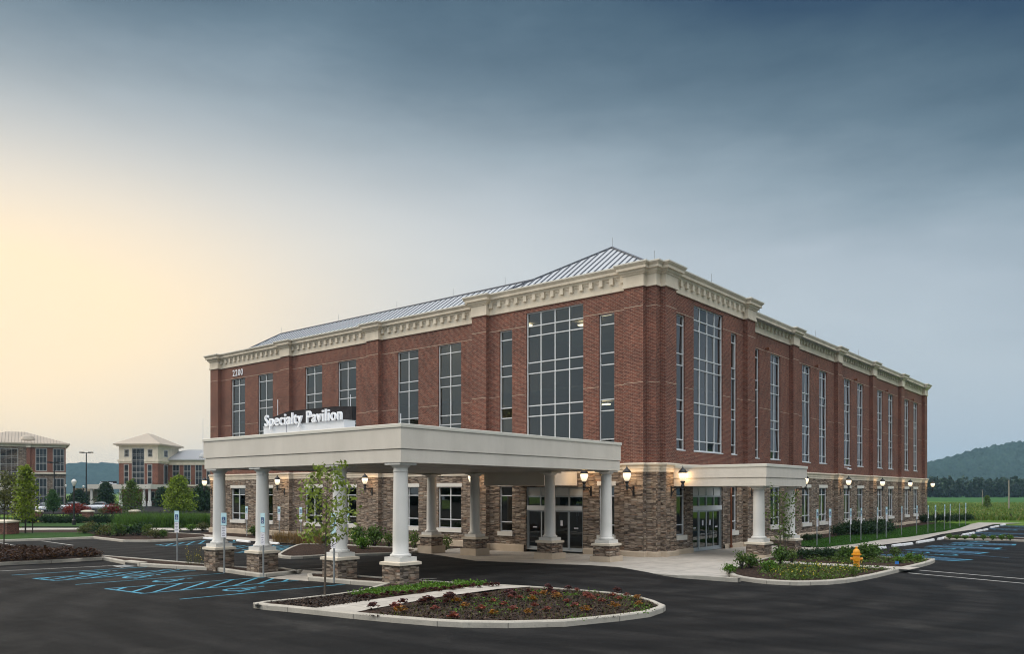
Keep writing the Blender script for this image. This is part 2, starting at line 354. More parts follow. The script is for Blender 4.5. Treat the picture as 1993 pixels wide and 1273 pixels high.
# ------------------------------------------------------------------ mesh builder
class MB:
    def __init__(s): s.v = []; s.f = []; s.mi = []
    def face(s, pts, mi=0):
        i = len(s.v); s.v.extend([tuple(p) for p in pts]); s.f.append(tuple(range(i, i + len(pts)))); s.mi.append(mi); return s
    def box(s, x0, x1, y0, y1, z0, z1, mi=0):
        i = len(s.v)
        s.v += [(x0,y0,z0),(x1,y0,z0),(x1,y1,z0),(x0,y1,z0),(x0,y0,z1),(x1,y0,z1),(x1,y1,z1),(x0,y1,z1)]
        for q in ((0,3,2,1),(4,5,6,7),(0,1,5,4),(1,2,6,5),(2,3,7,6),(3,0,4,7)):
            s.f.append(tuple(i + k for k in q)); s.mi.append(mi)
        return s
    def frustum(s, cx, cy, z0, z1, a0, a1, b0=None, b1=None, mi=0):
        b0 = a0 if b0 is None else b0; b1 = a1 if b1 is None else b1
        i = len(s.v)
        for z, a, b in ((z0, a0, b0), (z1, a1, b1)):
            s.v += [(cx-a,cy-b,z),(cx+a,cy-b,z),(cx+a,cy+b,z),(cx-a,cy+b,z)]
        for q in ((0,3,2,1),(4,5,6,7),(0,1,5,4),(1,2,6,5),(2,3,7,6),(3,0,4,7)):
            s.f.append(tuple(i + k for k in q)); s.mi.append(mi)
        return s
    def lathe(s, cx, cy, prof, n=24, cap=True, mi=0):
        i = len(s.v)
        for r, z in prof:
            for k in range(n):
                a = 2 * math.pi * k / n; s.v.append((cx + r * math.cos(a), cy + r * math.sin(a), z))
        m = len(prof)
        for j in range(m - 1):
            for k in range(n):
                k2 = (k + 1) % n
                s.f.append((i+j*n+k, i+j*n+k2, i+(j+1)*n+k2, i+(j+1)*n+k)); s.mi.append(mi)
        if cap:
            s.f.append(tuple(i + k for k in range(n))[::-1]); s.mi.append(mi)
            s.f.append(tuple(i + (m-1)*n + k for k in range(n))); s.mi.append(mi)
        return s
    def tube(s, pts, rad, n=6, mi=0):
        pts = [Vector(p) for p in pts]; i = len(s.v); m = len(pts)
        for j, p in enumerate(pts):
            d = (pts[min(j+1, m-1)] - pts[max(j-1, 0)]).normalized()
            u = d.cross(Vector((0, 0, 1)) if abs(d.z) < 0.9 else Vector((1, 0, 0))).normalized(); w = d.cross(u)
            r = rad[j] if isinstance(rad, (list, tuple)) else rad
            for k in range(n):
                a = 2 * math.pi * k / n; q = p + (u * math.cos(a) + w * math.sin(a)) * r; s.v.append(tuple(q))
        for j in range(m - 1):
            for k in range(n):
                k2 = (k + 1) % n
                s.f.append((i+j*n+k, i+j*n+k2, i+(j+1)*n+k2, i+(j+1)*n+k)); s.mi.append(mi)
        s.f.append(tuple(i + k for k in range(n))[::-1]); s.mi.append(mi)
        s.f.append(tuple(i + (m-1)*n + k for k in range(n))); s.mi.append(mi)
        return s
    def bar(s, p, q, w, h, up=(0, 0, 1), mi=0):       # rectangular bar from p to q
        p = Vector(p); q = Vector(q); d = (q - p).normalized(); up = Vector(up)
        side = d.cross(up).normalized(); up = side.cross(d).normalized()
        i = len(s.v)
        for e in (p, q):
            for a, b in ((-1,-1),(1,-1),(1,1),(-1,1)):
                s.v.append(tuple(e + side * (a * w / 2) + up * (b * h / 2)))
        for f in ((0,1,2,3),(7,6,5,4),(0,4,5,1),(1,5,6,2),(2,6,7,3),(3,7,4,0)):
            s.f.append(tuple(i + k for k in f)); s.mi.append(mi)
        return s
    def sweep(s, path, prof, closed=True, mi=0):      # path counter-clockwise, prof = (outward, z)
        n = len(path); rings = []
        for o, z in prof:
            i = len(s.v); rings.append(i)
            for p in offset_path(path, o, closed): s.v.append((p[0], p[1], z))
        for a, b in zip(rings, rings[1:]):
            for k in range(n if closed else n - 1):
                k2 = (k + 1) % n
                s.f.append((a + k, a + k2, b + k2, b + k)); s.mi.append(mi)
        return s

def offset_path(path, o, closed=True):
    n = len(path); out = []
    for k in range(n):
        p = Vector(path[k][:2]); a = Vector(path[k-1][:2]); b = Vector(path[(k+1) % n][:2])
        d1 = (p - a); d2 = (b - p)
        if not closed and k == 0: d1 = d2
        if not closed and k == n - 1: d2 = d1
        d1 = d1.normalized(); d2 = d2.normalized()
        n1 = Vector((d1.y, -d1.x)); n2 = Vector((d2.y, -d2.x))
        den = max(0.35, 1 + n1.dot(n2))
        q = p + (n1 + n2) * (o / den); out.append((q.x, q.y))
    return out

def offs(p):
    v = Vector((0, 0, 0))
    while p is not None: v = v + p.location; p = p.parent
    return v
def set_uv(me):
    nl = len(me.loops)
    if nl == 0 or nl > 400000: return
    uv = me.uv_layers.new(name='UVMap')
    vi = np.empty(nl, dtype=np.int32); me.loops.foreach_get('vertex_index', vi)
    cv = np.empty(len(me.vertices) * 3, dtype=np.float32); me.vertices.foreach_get('co', cv); cv = cv.reshape(-1, 3)
    npoly = len(me.polygons)
    nm = np.empty(npoly * 3, dtype=np.float32); me.polygons.foreach_get('normal', nm); nm = np.abs(nm.reshape(-1, 3))
    tot = np.empty(npoly, dtype=np.int32); me.polygons.foreach_get('loop_total', tot)
    nn = np.repeat(nm, tot, axis=0); c = cv[vi]
    u = np.where((nn[:, 2] > nn[:, 0]) & (nn[:, 2] > nn[:, 1]), c[:, 0], np.where(nn[:, 0] > nn[:, 1], c[:, 1], c[:, 0]))
    w = np.where((nn[:, 2] > nn[:, 0]) & (nn[:, 2] > nn[:, 1]), c[:, 1], c[:, 2])
    uv.data.foreach_set('uv', np.stack([u, w], 1).ravel().astype(np.float32))
def obj(name, mb, mats, parent=None, world=True, smooth=False, at=None):
    me = bpy.data.meshes.new(name)
    if not isinstance(mats, (list, tuple)): mats = [mats]
    for m in mats: me.materials.append(m)
    base = Vector((0, 0, 0)) if at is not None else (offs(parent) if (parent is not None and world) else Vector((0, 0, 0)))
    v = [(a - base.x, b - base.y, c - base.z) for a, b, c in mb.v] if base.length else mb.v
    me.from_pydata(v, [], mb.f); me.update()
    if len(mats) > 1: me.polygons.foreach_set('material_index', mb.mi)
    set_uv(me)
    if smooth: me.polygons.foreach_set('use_smooth', [True] * len(me.polygons))
    o = bpy.data.objects.new(name, me); COL.objects.link(o)
    if parent is not None: o.parent = parent
    if at is not None: o.location = at
    return o
def tag(o, label, cat, group=None):
    o['label'] = label; o['category'] = cat
    if group: o['group'] = group
    return o
def thing(name, label, cat, at, rz=0, group=None):
    o = bpy.data.objects.new(name, None); COL.objects.link(o); o.empty_display_size = 0.2
    o.location = at; o.rotation_euler = (0, 0, rz)
    return tag(o, label, cat, group)
def struct(o, kind='structure'):
    o['kind'] = kind; return o
def dup(root, at, rz=None, label=None, scale=None):
    r = root.copy(); COL.objects.link(r); r.location = at
    if rz is not None: r.rotation_euler = (0, 0, rz)
    if scale is not None: r.scale = (scale, scale, scale)
    if label: r['label'] = label
    for ch in root.children:
        c = ch.copy(); COL.objects.link(c); c.parent = r
        for g in ch.children:
            d = g.copy(); COL.objects.link(d); d.parent = c
    return r
def text_mb(txt, size, depth, xs=0.6, bold=0.03, align='LEFT', space=1.0):
    cu = bpy.data.curves.new('lettering', 'FONT'); cu.body = txt; cu.size = size; cu.extrude = depth / 2; cu.offset = bold * size
    cu.align_x = align; cu.space_character = space; cu.resolution_u = 3
    ob = bpy.data.objects.new('lettering', cu); me = ob.to_mesh()
    mb = MB()
    mb.v = [(v.co.x * xs, v.co.y, v.co.z) for v in me.vertices]
    mb.f = [tuple(p.vertices) for p in me.polygons]; mb.mi = [0] * len(mb.f)
    ob.to_mesh_clear(); bpy.data.objects.remove(ob); bpy.data.curves.remove(cu)
    return mb
def put_text(mb, ox, oy, oz, axis='A'):      # stand text upright; A reads along +x seen from -y
    if axis == 'A': mb.v = [(ox + x, oy - z, oz + y) for x, y, z in mb.v]
    else: mb.v = [(ox + z, oy + x, oz + y) for x, y, z in mb.v]
    return mb

# leaf clouds: quads around points
def leaves(P, size, rng, flat=0.0, elong=1.6):
    P = np.asarray(P, dtype=np.float32); n = len(P)
    if n == 0: return MB()
    u = rng.normal(size=(n, 3)); u /= np.linalg.norm(u, axis=1, keepdims=True)
    w = rng.normal(size=(n, 3))
    if flat: u[:, 2] *= (1 - flat); w[:, 2] *= (1 - flat); u /= np.linalg.norm(u, axis=1, keepdims=True)
    w -= (w * u).sum(1, keepdims=True) * u; w /= np.linalg.norm(w, axis=1, keepdims=True)
    s = size * rng.uniform(0.6, 1.35, size=(n, 1))
    a = P + u * s * elong * .5; b = P + w * s * .5; c = P - u * s * elong * .5; d = P - w * s * .5
    V = np.stack([a, b, c, d], 1).reshape(-1, 3)
    mb = MB(); mb.v = [tuple(x) for x in V.tolist()]
    mb.f = [(4*i, 4*i+1, 4*i+2, 4*i+3) for i in range(n)]; mb.mi = [0] * n
    return mb
def blades(P, h, w, rng, lean=0.35):
    P = np.asarray(P, dtype=np.float32); n = len(P)
    a = rng.uniform(0, 2 * np.pi, n); hh = h * rng.uniform(0.6, 1.25, n)
    l = rng.normal(0, lean, (n, 2)) * hh[:, None]
    dx = np.cos(a) * w / 2; dy = np.sin(a) * w / 2
    z = np.zeros(n)
    p0 = P + np.stack([dx, dy, z], 1); p1 = P - np.stack([dx, dy, z], 1)
    mid = P + np.stack([l[:, 0] * .35, l[:, 1] * .35, hh * .6], 1)
    m0 = mid + np.stack([dx, dy, z], 1) * .8; m1 = mid - np.stack([dx, dy, z], 1) * .8
    tip = P + np.stack([l[:, 0], l[:, 1], hh], 1)
    V = np.stack([p0, p1, m1, m0, tip], 1).reshape(-1, 3)
    mb = MB(); mb.v = [tuple(x) for x in V.tolist()]
    for i in range(n):
        k = 5 * i; mb.f += [(k, k+1, k+2, k+3), (k+3, k+2, k+4)]
    mb.mi = [0] * len(mb.f)
    return mb
def inpoly(x, y, poly):
    c = False; n = len(poly); j = n - 1
    for i in range(n):
        xi, yi = poly[i][:2]; xj, yj = poly[j][:2]
        if (yi > y) != (yj > y) and x < (xj - xi) * (y - yi) / (yj - yi) + xi: c = not c
        j = i
    return c
def scatter(poly, n, rg):
    xs = [p[0] for p in poly]; ys = [p[1] for p in poly]; out = []; tries = 0
    while len(out) < n and tries < n * 60:
        tries += 1
        x = rg.uniform(min(xs), max(xs)); y = rg.uniform(min(ys), max(ys))
        if inpoly(x, y, poly): out.append((x, y))
    return out

# ------------------------------------------------------------------ world, sun, haze
def build_world():
    w = bpy.data.worlds.new('World'); S.world = w; w.use_nodes = True
    nt = w.node_tree; nt.nodes.clear()
    out = nt.nodes.new('ShaderNodeOutputWorld'); bg = nt.nodes.new('ShaderNodeBackground'); nt.links.new(bg.outputs[0], out.inputs[0])
    sky = nt.nodes.new('ShaderNodeTexSky'); sky.sky_type = 'NISHITA'; sky.sun_disc = False
    sky.sun_elevation = SUN_EL; sky.sun_rotation = SUN_ROT; sky.air_density = 1.5; sky.dust_density = 3.0
    tc = nt.nodes.new('ShaderNodeTexCoord'); d = tc.outputs['Generated']
    nrm = nt.nodes.new('ShaderNodeVectorMath'); nrm.operation = 'NORMALIZE'; nt.links.new(d, nrm.inputs[0]); d = nrm.outputs[0]
    def dot(v):
        n = nt.nodes.new('ShaderNodeVectorMath'); n.operation = 'DOT_PRODUCT'; nt.links.new(d, n.inputs[0]); n.inputs[1].default_value = v; return n.outputs['Value']
    fwd = (-SN, CS, 0); right = (CS, SN, 0)
    e = dot((0, 0, 1)); r = dot(right); f = dot(fwd)
    # cloud streaks bend the layers of the overcast
    mp = nt.nodes.new('ShaderNodeMapping'); mp.inputs['Scale'].default_value = (1.5, 1.5, 5.0); mp.inputs['Rotation'].default_value = (R(7), R(-5), 0); nt.links.new(d, mp.inputs[0])
    n1 = noise(nt, mp.outputs[0], 1.4, 4, 0.50); n2 = noise(nt, mp.outputs[0], 3.2, 8, 0.62)
    ee = mth(nt, 'ADD', e, mth(nt, 'MULTIPLY', mth(nt, 'SUBTRACT', n1, 0.5), 0.17))
    ee = mth(nt, 'ADD', ee, mth(nt, 'MULTIPLY', mth(nt, 'SUBTRACT', n2, 0.5), 0.085))
    ee = mth(nt, 'ADD', ee, mth(nt, 'MULTIPLY', mth(nt, 'MAXIMUM', r, 0.0), 0.19))
    base = ramp(nt, ee, [(0.0, (.39, .465, .535)), (0.155, (.385, .455, .525)), (0.25, (.415, .48, .535)), (0.31, (.36, .425, .485)), (0.39, (.220, .292, .352)), (0.46, (.108, .170, .224)), (0.52, (.058, .106, .155)), (0.565, (.025, .059, .110))])
    def lobe(g, p, up, dn):
        g = Vector(g).normalized(); gd = dot(tuple(g)); d_ = mth(nt, 'SUBTRACT', e, g.z)
        u_ = mth(nt, 'MAXIMUM', d_, 0.0); l_ = mth(nt, 'MINIMUM', d_, 0.0)
        q = mth(nt, 'ADD', mth(nt, 'MULTIPLY', mth(nt, 'MULTIPLY', u_, u_), -up), mth(nt, 'MULTIPLY', mth(nt, 'MULTIPLY', l_, l_), -dn))
        return mth(nt, 'MULTIPLY', mth(nt, 'POWER', mth(nt, 'MAXIMUM', gd, 0.0), p), mth(nt, 'POWER', 2.718, q))
    wv = mth(nt, 'ADD', 0.72, mth(nt, 'MULTIPLY', n2, 0.56))
    gw = mth(nt, 'MULTIPLY', lobe(ray(150, 470), 6.0, 62.0, 16.0), wv, clamp=True)
    col = mixc(nt, mth(nt, 'MULTIPLY', gw, 0.75, clamp=True), base, (0.66, 0.67, 0.66))
    gg = mth(nt, 'MULTIPLY', lobe(ray(-60, 560), 15.0, 62.0, 4.0), mth(nt, 'ADD', 0.97, mth(nt, 'MULTIPLY', n1, 0.35)), clamp=True)
    col = mixc(nt, gg, col, (0.97, 0.775, 0.525))
    # extra sky brightness added overhead and behind the camera to light the facades
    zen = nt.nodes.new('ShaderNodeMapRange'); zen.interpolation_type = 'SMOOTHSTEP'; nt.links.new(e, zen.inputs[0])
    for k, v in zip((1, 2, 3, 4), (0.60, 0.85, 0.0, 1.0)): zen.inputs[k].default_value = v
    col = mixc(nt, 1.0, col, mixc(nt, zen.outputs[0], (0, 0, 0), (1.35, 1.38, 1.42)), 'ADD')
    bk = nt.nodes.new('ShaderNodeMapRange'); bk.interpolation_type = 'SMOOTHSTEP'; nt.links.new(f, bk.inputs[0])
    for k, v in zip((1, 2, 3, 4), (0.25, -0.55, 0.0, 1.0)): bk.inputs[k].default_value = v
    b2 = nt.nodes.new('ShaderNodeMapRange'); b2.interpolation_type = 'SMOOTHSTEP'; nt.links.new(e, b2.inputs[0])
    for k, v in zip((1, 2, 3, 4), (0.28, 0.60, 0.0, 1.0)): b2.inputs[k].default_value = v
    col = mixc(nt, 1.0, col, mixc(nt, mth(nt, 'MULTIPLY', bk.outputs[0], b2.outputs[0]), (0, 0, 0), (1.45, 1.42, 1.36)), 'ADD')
    add = mixc(nt, 1.0, col, mixc(nt, 1.0, sky.outputs[0], (0.004, 0.004, 0.004), 'MULTIPLY'), 'ADD')
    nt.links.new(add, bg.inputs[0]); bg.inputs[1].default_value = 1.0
SUN_DIR = Vector((-0.80, -0.40, 0.42)).normalized()     # towards the veiled sun
SUN_EL = math.asin(SUN_DIR.z); SUN_ROT = math.atan2(SUN_DIR.x, SUN_DIR.y)
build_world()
sl = bpy.data.lights.new('sun', 'SUN'); sl.energy = 1.45; sl.angle = R(24); sl.color = (1.0, 0.87, 0.70)
so = bpy.data.objects.new('sun', sl); COL.objects.link(so)
so.rotation_euler = (-SUN_DIR).to_track_quat('-Z', 'Y').to_euler(); so.location = (-60, -40, 60)
S.view_settings.view_transform = 'Standard'; S.view_settings.look = 'None'; S.view_settings.exposure = 0.2; S.view_settings.gamma = 1.0
S.cycles.use_denoising = True; S.cycles.denoising_prefilter = 'ACCURATE'; S.cycles.denoising_input_passes = 'RGB_ALBEDO_NORMAL'; S.cycles.filter_width = 1.1
S.cycles.max_bounces = 8; S.cycles.transparent_max_bounces = 16; S.cycles.volume_bounces = 0
S.cycles.sample_clamp_indirect = 4.0

# ------------------------------------------------------------------ ground helpers
def ccw(poly):
    a = sum(poly[i-1][0] * poly[i][1] - poly[i][0] * poly[i-1][1] for i in range(len(poly)))
    return poly if a > 0 else poly[::-1]
def chaikin(poly, it=1):
    for _ in range(it):
        q = []
        for i in range(len(poly)):
            a = poly[i]; b = poly[(i + 1) % len(poly)]
            q += [(a[0]*.75+b[0]*.25, a[1]*.75+b[1]*.25), (a[0]*.25+b[0]*.75, a[1]*.25+b[1]*.75)]
        poly = q
    return poly
def pxpoly(pts, smooth=0):
    w = [G(p[0], p[1], p[2] if len(p) > 2 else 0.0) for p in pts]
    return ccw(chaikin(w, smooth) if smooth else w)
def sheet(name, polys, dz, mat, kind='structure', cut=True):
    bm = bmesh.new()
    for poly in polys:
        vs = [bm.verts.new((x, y, 0)) for x, y in [p[:2] for p in poly]]
        if len(poly) <= 4: bm.faces.new(vs)
        else:
            for t in mg.tessellate_polygon([[Vector((p[0], p[1], 0)) for p in poly]]):
                try: bm.faces.new([vs[k] for k in t])
                except ValueError: pass
    if cut:
        for xk in (-19.0, -30.5):
            bmesh.ops.bisect_plane(bm, geom=bm.verts[:] + bm.edges[:] + bm.faces[:], plane_co=(xk, 0, 0), plane_no=(1, 0, 0), dist=1e-5)
    bm.normal_update()
    for f in bm.faces:
        if f.normal.z < 0: f.normal_flip()
    for v in bm.verts: v.co.z = gz(v.co.x) + dz
    mb = MB(); bm.verts.index_update(); mb.v = [tuple(v.co) for v in bm.verts]; mb.f = [tuple(v.index for v in f.verts) for f in bm.faces]; mb.mi = [0] * len(mb.f); bm.free()
    o = obj(name, mb, mat)
    if kind: o['kind'] = kind
    return o
def kerb(name, poly, top=0.15, w=0.16, mat=None):
    poly = ccw(poly); mb = MB(); n = len(poly)
    # insert extra points so the kerb follows the slope
    rings = []
    for o, dz in ((0.0, -0.25), (0.0, top - 0.03), (-0.025, top), (-w, top), (-w, top - 0.10)):
        q = offset_path(poly, o); i = len(mb.v); rings.append(i)
        for x, y in q: mb.v.append((x, y, gz(x) + dz))
    for a, b in zip(rings, rings[1:]):
        for k in range(n):
            k2 = (k + 1) % n; mb.f.append((a + k, a + k2, b + k2, b + k)); mb.mi.append(0)
    mb.mi = [0] * len(mb.f)
    o_out = offset_path(poly, .003); o_in = offset_path(poly, -w)
    for k in range(0, n, 2):
        p = Vector(o_out[k]); q = Vector(o_in[k]); t = (Vector(poly[(k + 1) % n][:2]) - Vector(poly[k-1][:2])).normalized() * .009; z = gz(p.x)
        mb.face([(p.x - t.x, p.y - t.y, z - .02), (p.x + t.x, p.y + t.y, z - .02), (p.x + t.x, p.y + t.y, z + top - .03), (p.x - t.x, p.y - t.y, z + top - .03)], 1)
        mb.face([(p.x - t.x, p.y - t.y, z + top - .03), (p.x + t.x, p.y + t.y, z + top - .03), (q.x + t.x, q.y + t.y, z + top + .003), (q.x - t.x, q.y - t.y, z + top + .003)], 1)
    return struct(obj(name, mb, [mat or M['kerb'], M['joint']]))
def densify(poly, step=1.5):
    out = []
    for i in range(len(poly)):
        a = poly[i]; b = poly[(i+1) % len(poly)]; d = math.hypot(b[0]-a[0], b[1]-a[1]); k = max(1, int(d / step))
        out += [(a[0] + (b[0]-a[0]) * t / k, a[1] + (b[1]-a[1]) * t / k) for t in range(k)]
    return out
def island(name, pts, smooth=1, top=0.15, bed='mulch', bedtop=None, step=1.5, bedname=None):
    poly = densify(pxpoly(pts, smooth), step)
    kerb(name + '_kerb', poly, top)
    inner = offset_path(poly, -0.155)
    sheet(bedname or name + '_bed', [inner], (top - 0.03) if bedtop is None else bedtop, M[bed], cut=False)
    return poly
def line(a, b, w):
    d = Vector((b[0]-a[0], b[1]-a[1])); n = Vector((-d.y, d.x)).normalized() * (w / 2)
    return [(a[0]+n.x, a[1]+n.y), (a[0]-n.x, a[1]-n.y), (b[0]-n.x, b[1]-n.y), (b[0]+n.x, b[1]+n.y)]
def pl(p, q, w=0.10): return line(G(*p), G(*q), w)
def hatch(c, n, w=0.10, skew=0.3):        # c: near side a-b, far side d-c; slanted stripes clipped to the aisle
    a, b, cc, d = c; out = [line(a, b, w), line(d, cc, w)]
    for k in range(-n, n):
        t = (k + 0.3) / n; s0 = max(0.0, -t / skew); s1 = min(1.0, (1 - t) / skew)
        if s1 - s0 < 0.12: continue
        def pt(f):
            e = t + skew * f; p = (a[0] + (b[0]-a[0]) * e, a[1] + (b[1]-a[1]) * e); q = (d[0] + (cc[0]-d[0]) * e, d[1] + (cc[1]-d[1]) * e)
            return (p[0] + (q[0]-p[0]) * f, p[1] + (q[1]-p[1]) * f)
        out.append(line(pt(s0), pt(s1), w * 1.1))
    return out
def isa(cx, cy, rot, s):                  # wheelchair symbol laid on the ground
    c, n = math.cos(rot), math.sin(rot)
    def tr(p): return (cx + (p[0]*c - p[1]*n) * s, cy + (p[0]*n + p[1]*c) * s)
    polys = []
    w = 0.13
    seg = [((-0.12, 0.55), (-0.08, 0.05)), ((-0.08, 0.05), (0.30, 0.05)), ((0.30, 0.05), (0.48, -0.42)), ((0.48, -0.42), (0.62, -0.38)), ((-0.1, 0.28), (0.22, 0.28))]
    for a, b in seg: polys.append([tr(p) for p in line(a, b, w)])
    for k in range(14):
        a0 = R(105 + k * 17.5); a1 = R(105 + (k + 1) * 17.5)
        polys.append([tr((0.05 + r * math.cos(a), -0.18 + r * math.sin(a))) for r, a in ((0.31, a0), (0.44, a0), (0.44, a1), (0.31, a1))])
    polys.append([tr((-0.13 + 0.1 * math.cos(k * math.pi / 4), 0.72 + 0.1 * math.sin(k * math.pi / 4))) for k in range(8)])
    return polys

# base terrain and asphalt lot
big = [(-3000, -400), (3000, -400), (3000, 3200), (-3000, 3200)]
sheet('meadow_ground', [big], -0.03, M['meadow'])
lot = [(-140, -120), (60, -120), (60, 86.5), (-8.0, 88.9), (-13.6, 87.0), (-30, 84), (-75, 50), (-150, 30)]
sheet('asphalt_lot', [ccw(lot)], 0.0, M['asphalt'])

# left island: bronze bed, sign strip and first two columns
isl_left = island('planting_island', [(-90, 1106), (0, 1101.7), (100, 1096.8), (190, 1091.6), (199, 1091), (206, 1092), (245.6, 1100), (272, 1103.6), (420, 1112), (478, 1121), (505, 1124.5), (518, 1124), (560, 1120), (584, 1116.5), (580, 1112.5, .1), (552, 1107.5, .1), (515, 1106.5, .15), (480, 1103.6, .15), (457, 1102, .15), (398, 1096.9, .15), (290, 1088, .15), (181, 1079.5, .15), (100, 1074.5, .15), (0, 1069, .15), (-90, 1064, .15)], smooth=0)
# right island: last two columns, then the rounded bed in the foreground
isl_oval = island('rounded_island', [(600, 1131), (620, 1132.7), (682, 1138.4), (751, 1143.5), (700, 1149.0, .15), (659, 1154.9, .15), (572.7, 1164.6, .15), (511, 1170.6, .15), (497, 1173.5, .15), (492.5, 1180, .05), (493.5, 1184.3), (515, 1188), (560, 1192), (640, 1200.5), (687.6, 1205.6), (770, 1213.5), (851, 1220), (900, 1222.5), (989, 1223.6), (1100, 1220.8), (1206, 1210), (1265, 1202), (1291, 1193), (1295.5, 1186, .04), (1289, 1175.4, .15), (1275, 1169, .15), (1252, 1162.7, .15), (1197, 1153.6, .15), (1114, 1146.5, .15), (1031, 1140.8, .15), (943, 1136.2, .15), (860, 1131.6, .15), (812, 1128.5, .15), (744.8, 1123.6, .15), (692.9, 1119.6, .15), (640, 1115.5, .15), (612, 1116.5, .12), (598, 1122, .05)], smooth=0)
sheet('island_walk', [pxpoly([(607, 1184.0, .15), (686, 1192.6, .15), (720, 1185.5, .15), (860, 1161, .15), (968, 1146.5, .15), (1040, 1141.6, .15), (955, 1137.2, .15), (850, 1150.5, .15), (740, 1165, .15)])], 0.140, M['concrete'], cut=False)
sheet('ramp_pad', [pxpoly([(520, 1126), (600, 1132), (606, 1121), (640, 1114), (590, 1110.5), (584, 1117)])], 0.006, M['concrete'])

# plaza and paths round the building
sheet('entrance_plaza', [ccw([G(818, 1075.5), G(924.6, 1092.4), G(1062.5, 1098), G(1144, 1101), G(1205.5, 1105), G(1256, 1114), G(1294, 1121.5), G(1320, 1125.5), G(1360, 1128.5), G(1425, 1133.5), G(1432, 1112), G(1500, 1093), G(1562, 1077), G(1580, 1068.5), (-13.6, 45.5), (-19.5, 45.5), (-19.5, 35), (-32.2, 34.2), (-32.2, 31.2)])], 0.008, M['concrete'])
sheet('front_walk', [ccw([G(300, 1044), G(380, 1047.5), G(490, 1055), G(584, 1061), G(720, 1067), G(790, 1070), (-32.2, 31.2), (-32.2, 32.7), G(720, 1063.6), G(645, 1059.7), G(584, 1053.8), G(490, 1049.4), G(380, 1040), G(300, 1037.8)])], 0.05, M['concrete'])
sheet('building_bed', [ccw([(-32.2, 32.8), (-32.2, 35), (-61, 35), G(380, 1040.3), G(490, 1049.7), G(584, 1054.1), G(645, 1060), G(720, 1064)])], 0.045, M['mulch'])
fr_ = [G(*p) for p in ((1270, 1117), (1294, 1121.8), (1320, 1125.8), (1360, 1128.8), (1418, 1133.2), (1436, 1134.2))]
bk_ = [(x + .02, y + .17) for x, y in fr_]; mb = MB()
for k in range(len(fr_) - 1):
    a, b, c, d = fr_[k], fr_[k+1], bk_[k+1], bk_[k]; h0 = gz(0) + .01 + .13 * min(1, k / 3); h1 = gz(0) + .01 + .13 * min(1, (k + 1) / 3)
    mb.face([(*a, -.3), (*b, -.3), (*b, h1), (*a, h0)]); mb.face([(*a, h0), (*b, h1), (*c, h1), (*d, h0)]); mb.face([(*d, h0), (*c, h1), (*c, -.3), (*d, -.3)])
struct(obj('plaza_kerb', mb, M['kerb']))
isl_bed = island('entrance_bed', [(539, 1083), (543, 1087), (574, 1089.5), (640, 1085), (763, 1081.5), (800, 1079.5), (818, 1075.5), (790, 1071), (720, 1068), (640, 1063.8), (590, 1062.5), (572, 1066)], smooth=1, top=0.14)
# far-left verge: kerbed bed, lawns and paths
isl_verge = island('verge_bed', [(-80, 1058.5), (0, 1055.5), (100, 1052.2), (150, 1050.3), (181, 1049.2), (210, 1052.5), (240, 1056), (290, 1056), (344, 1053.8), (405, 1048.8), (400, 1044), (300, 1038.5), (180, 1034), (0, 1035.5), (-80, 1036.5)], smooth=0, top=0.15)
sheet('verge_lawn', [pxpoly([(-80, 1053.2, .15), (0, 1050.4, .15), (100, 1047.0, .15), (150, 1045.4, .15), (174, 1044.6, .15), (186, 1041, .15), (168, 1036.5, .15), (0, 1037, .15), (-80, 1037.2, .15)])], 0.135, M['lawn'], cut=False)
sheet('verge_gravel', [pxpoly([(-150, 1041), (190, 1038.6), (310, 1038), (310, 1034.2), (-150, 1034.4)])], 0.05, M['gravel'])
sheet('pale_path', [pxpoly([(-150, 1034.2), (330, 1034.1), (415, 1034.0), (415, 1029.4), (-150, 1029.2)])], 0.055, M['path'])
sheet('fence_lawn', [pxpoly([(-150, 1025.5), (420, 1027), (420, 1004), (-150, 1010)])], 0.04, M['lawn'])
sheet('far_lot', [pxpoly([(-200, 1003), (420, 1000), (420, 985.5), (-200, 989)])], 0.03, M['asphalt'])
sheet('far_lawn', [pxpoly([(-300, 989), (420, 985.4), (420, 976), (-300, 977)])], 0.02, M['lawn'])

# hydrant island with its crossing walk
isl_hyd = island('hydrant_island', [(1413, 1111, .1), (1416, 1121), (1428, 1129), (1480, 1137), (1530, 1140), (1560, 1140.8), (1630.7, 1138.3), (1692, 1128.9), (1748.6, 1114.8), (1796, 1104), (1817, 1097.5), (1821, 1093.5), (1812, 1089.5, .1), (1780, 1086.5, .15), (1713, 1083, .15), (1640, 1076, .15), (1575, 1073, .15), (1520, 1079, .15), (1462, 1092, .15)], smooth=1)
sheet('island_walk_strip', [pxpoly([(1470, 1095, .15), (1560, 1097.6, .15), (1678, 1103.4, .15), (1768, 1108.2, .15), (1790, 1104, .15), (1678, 1099.4, .15), (1560, 1093.6, .15), (1500, 1090.5, .15)])], 0.128, M['concrete'], cut=False)
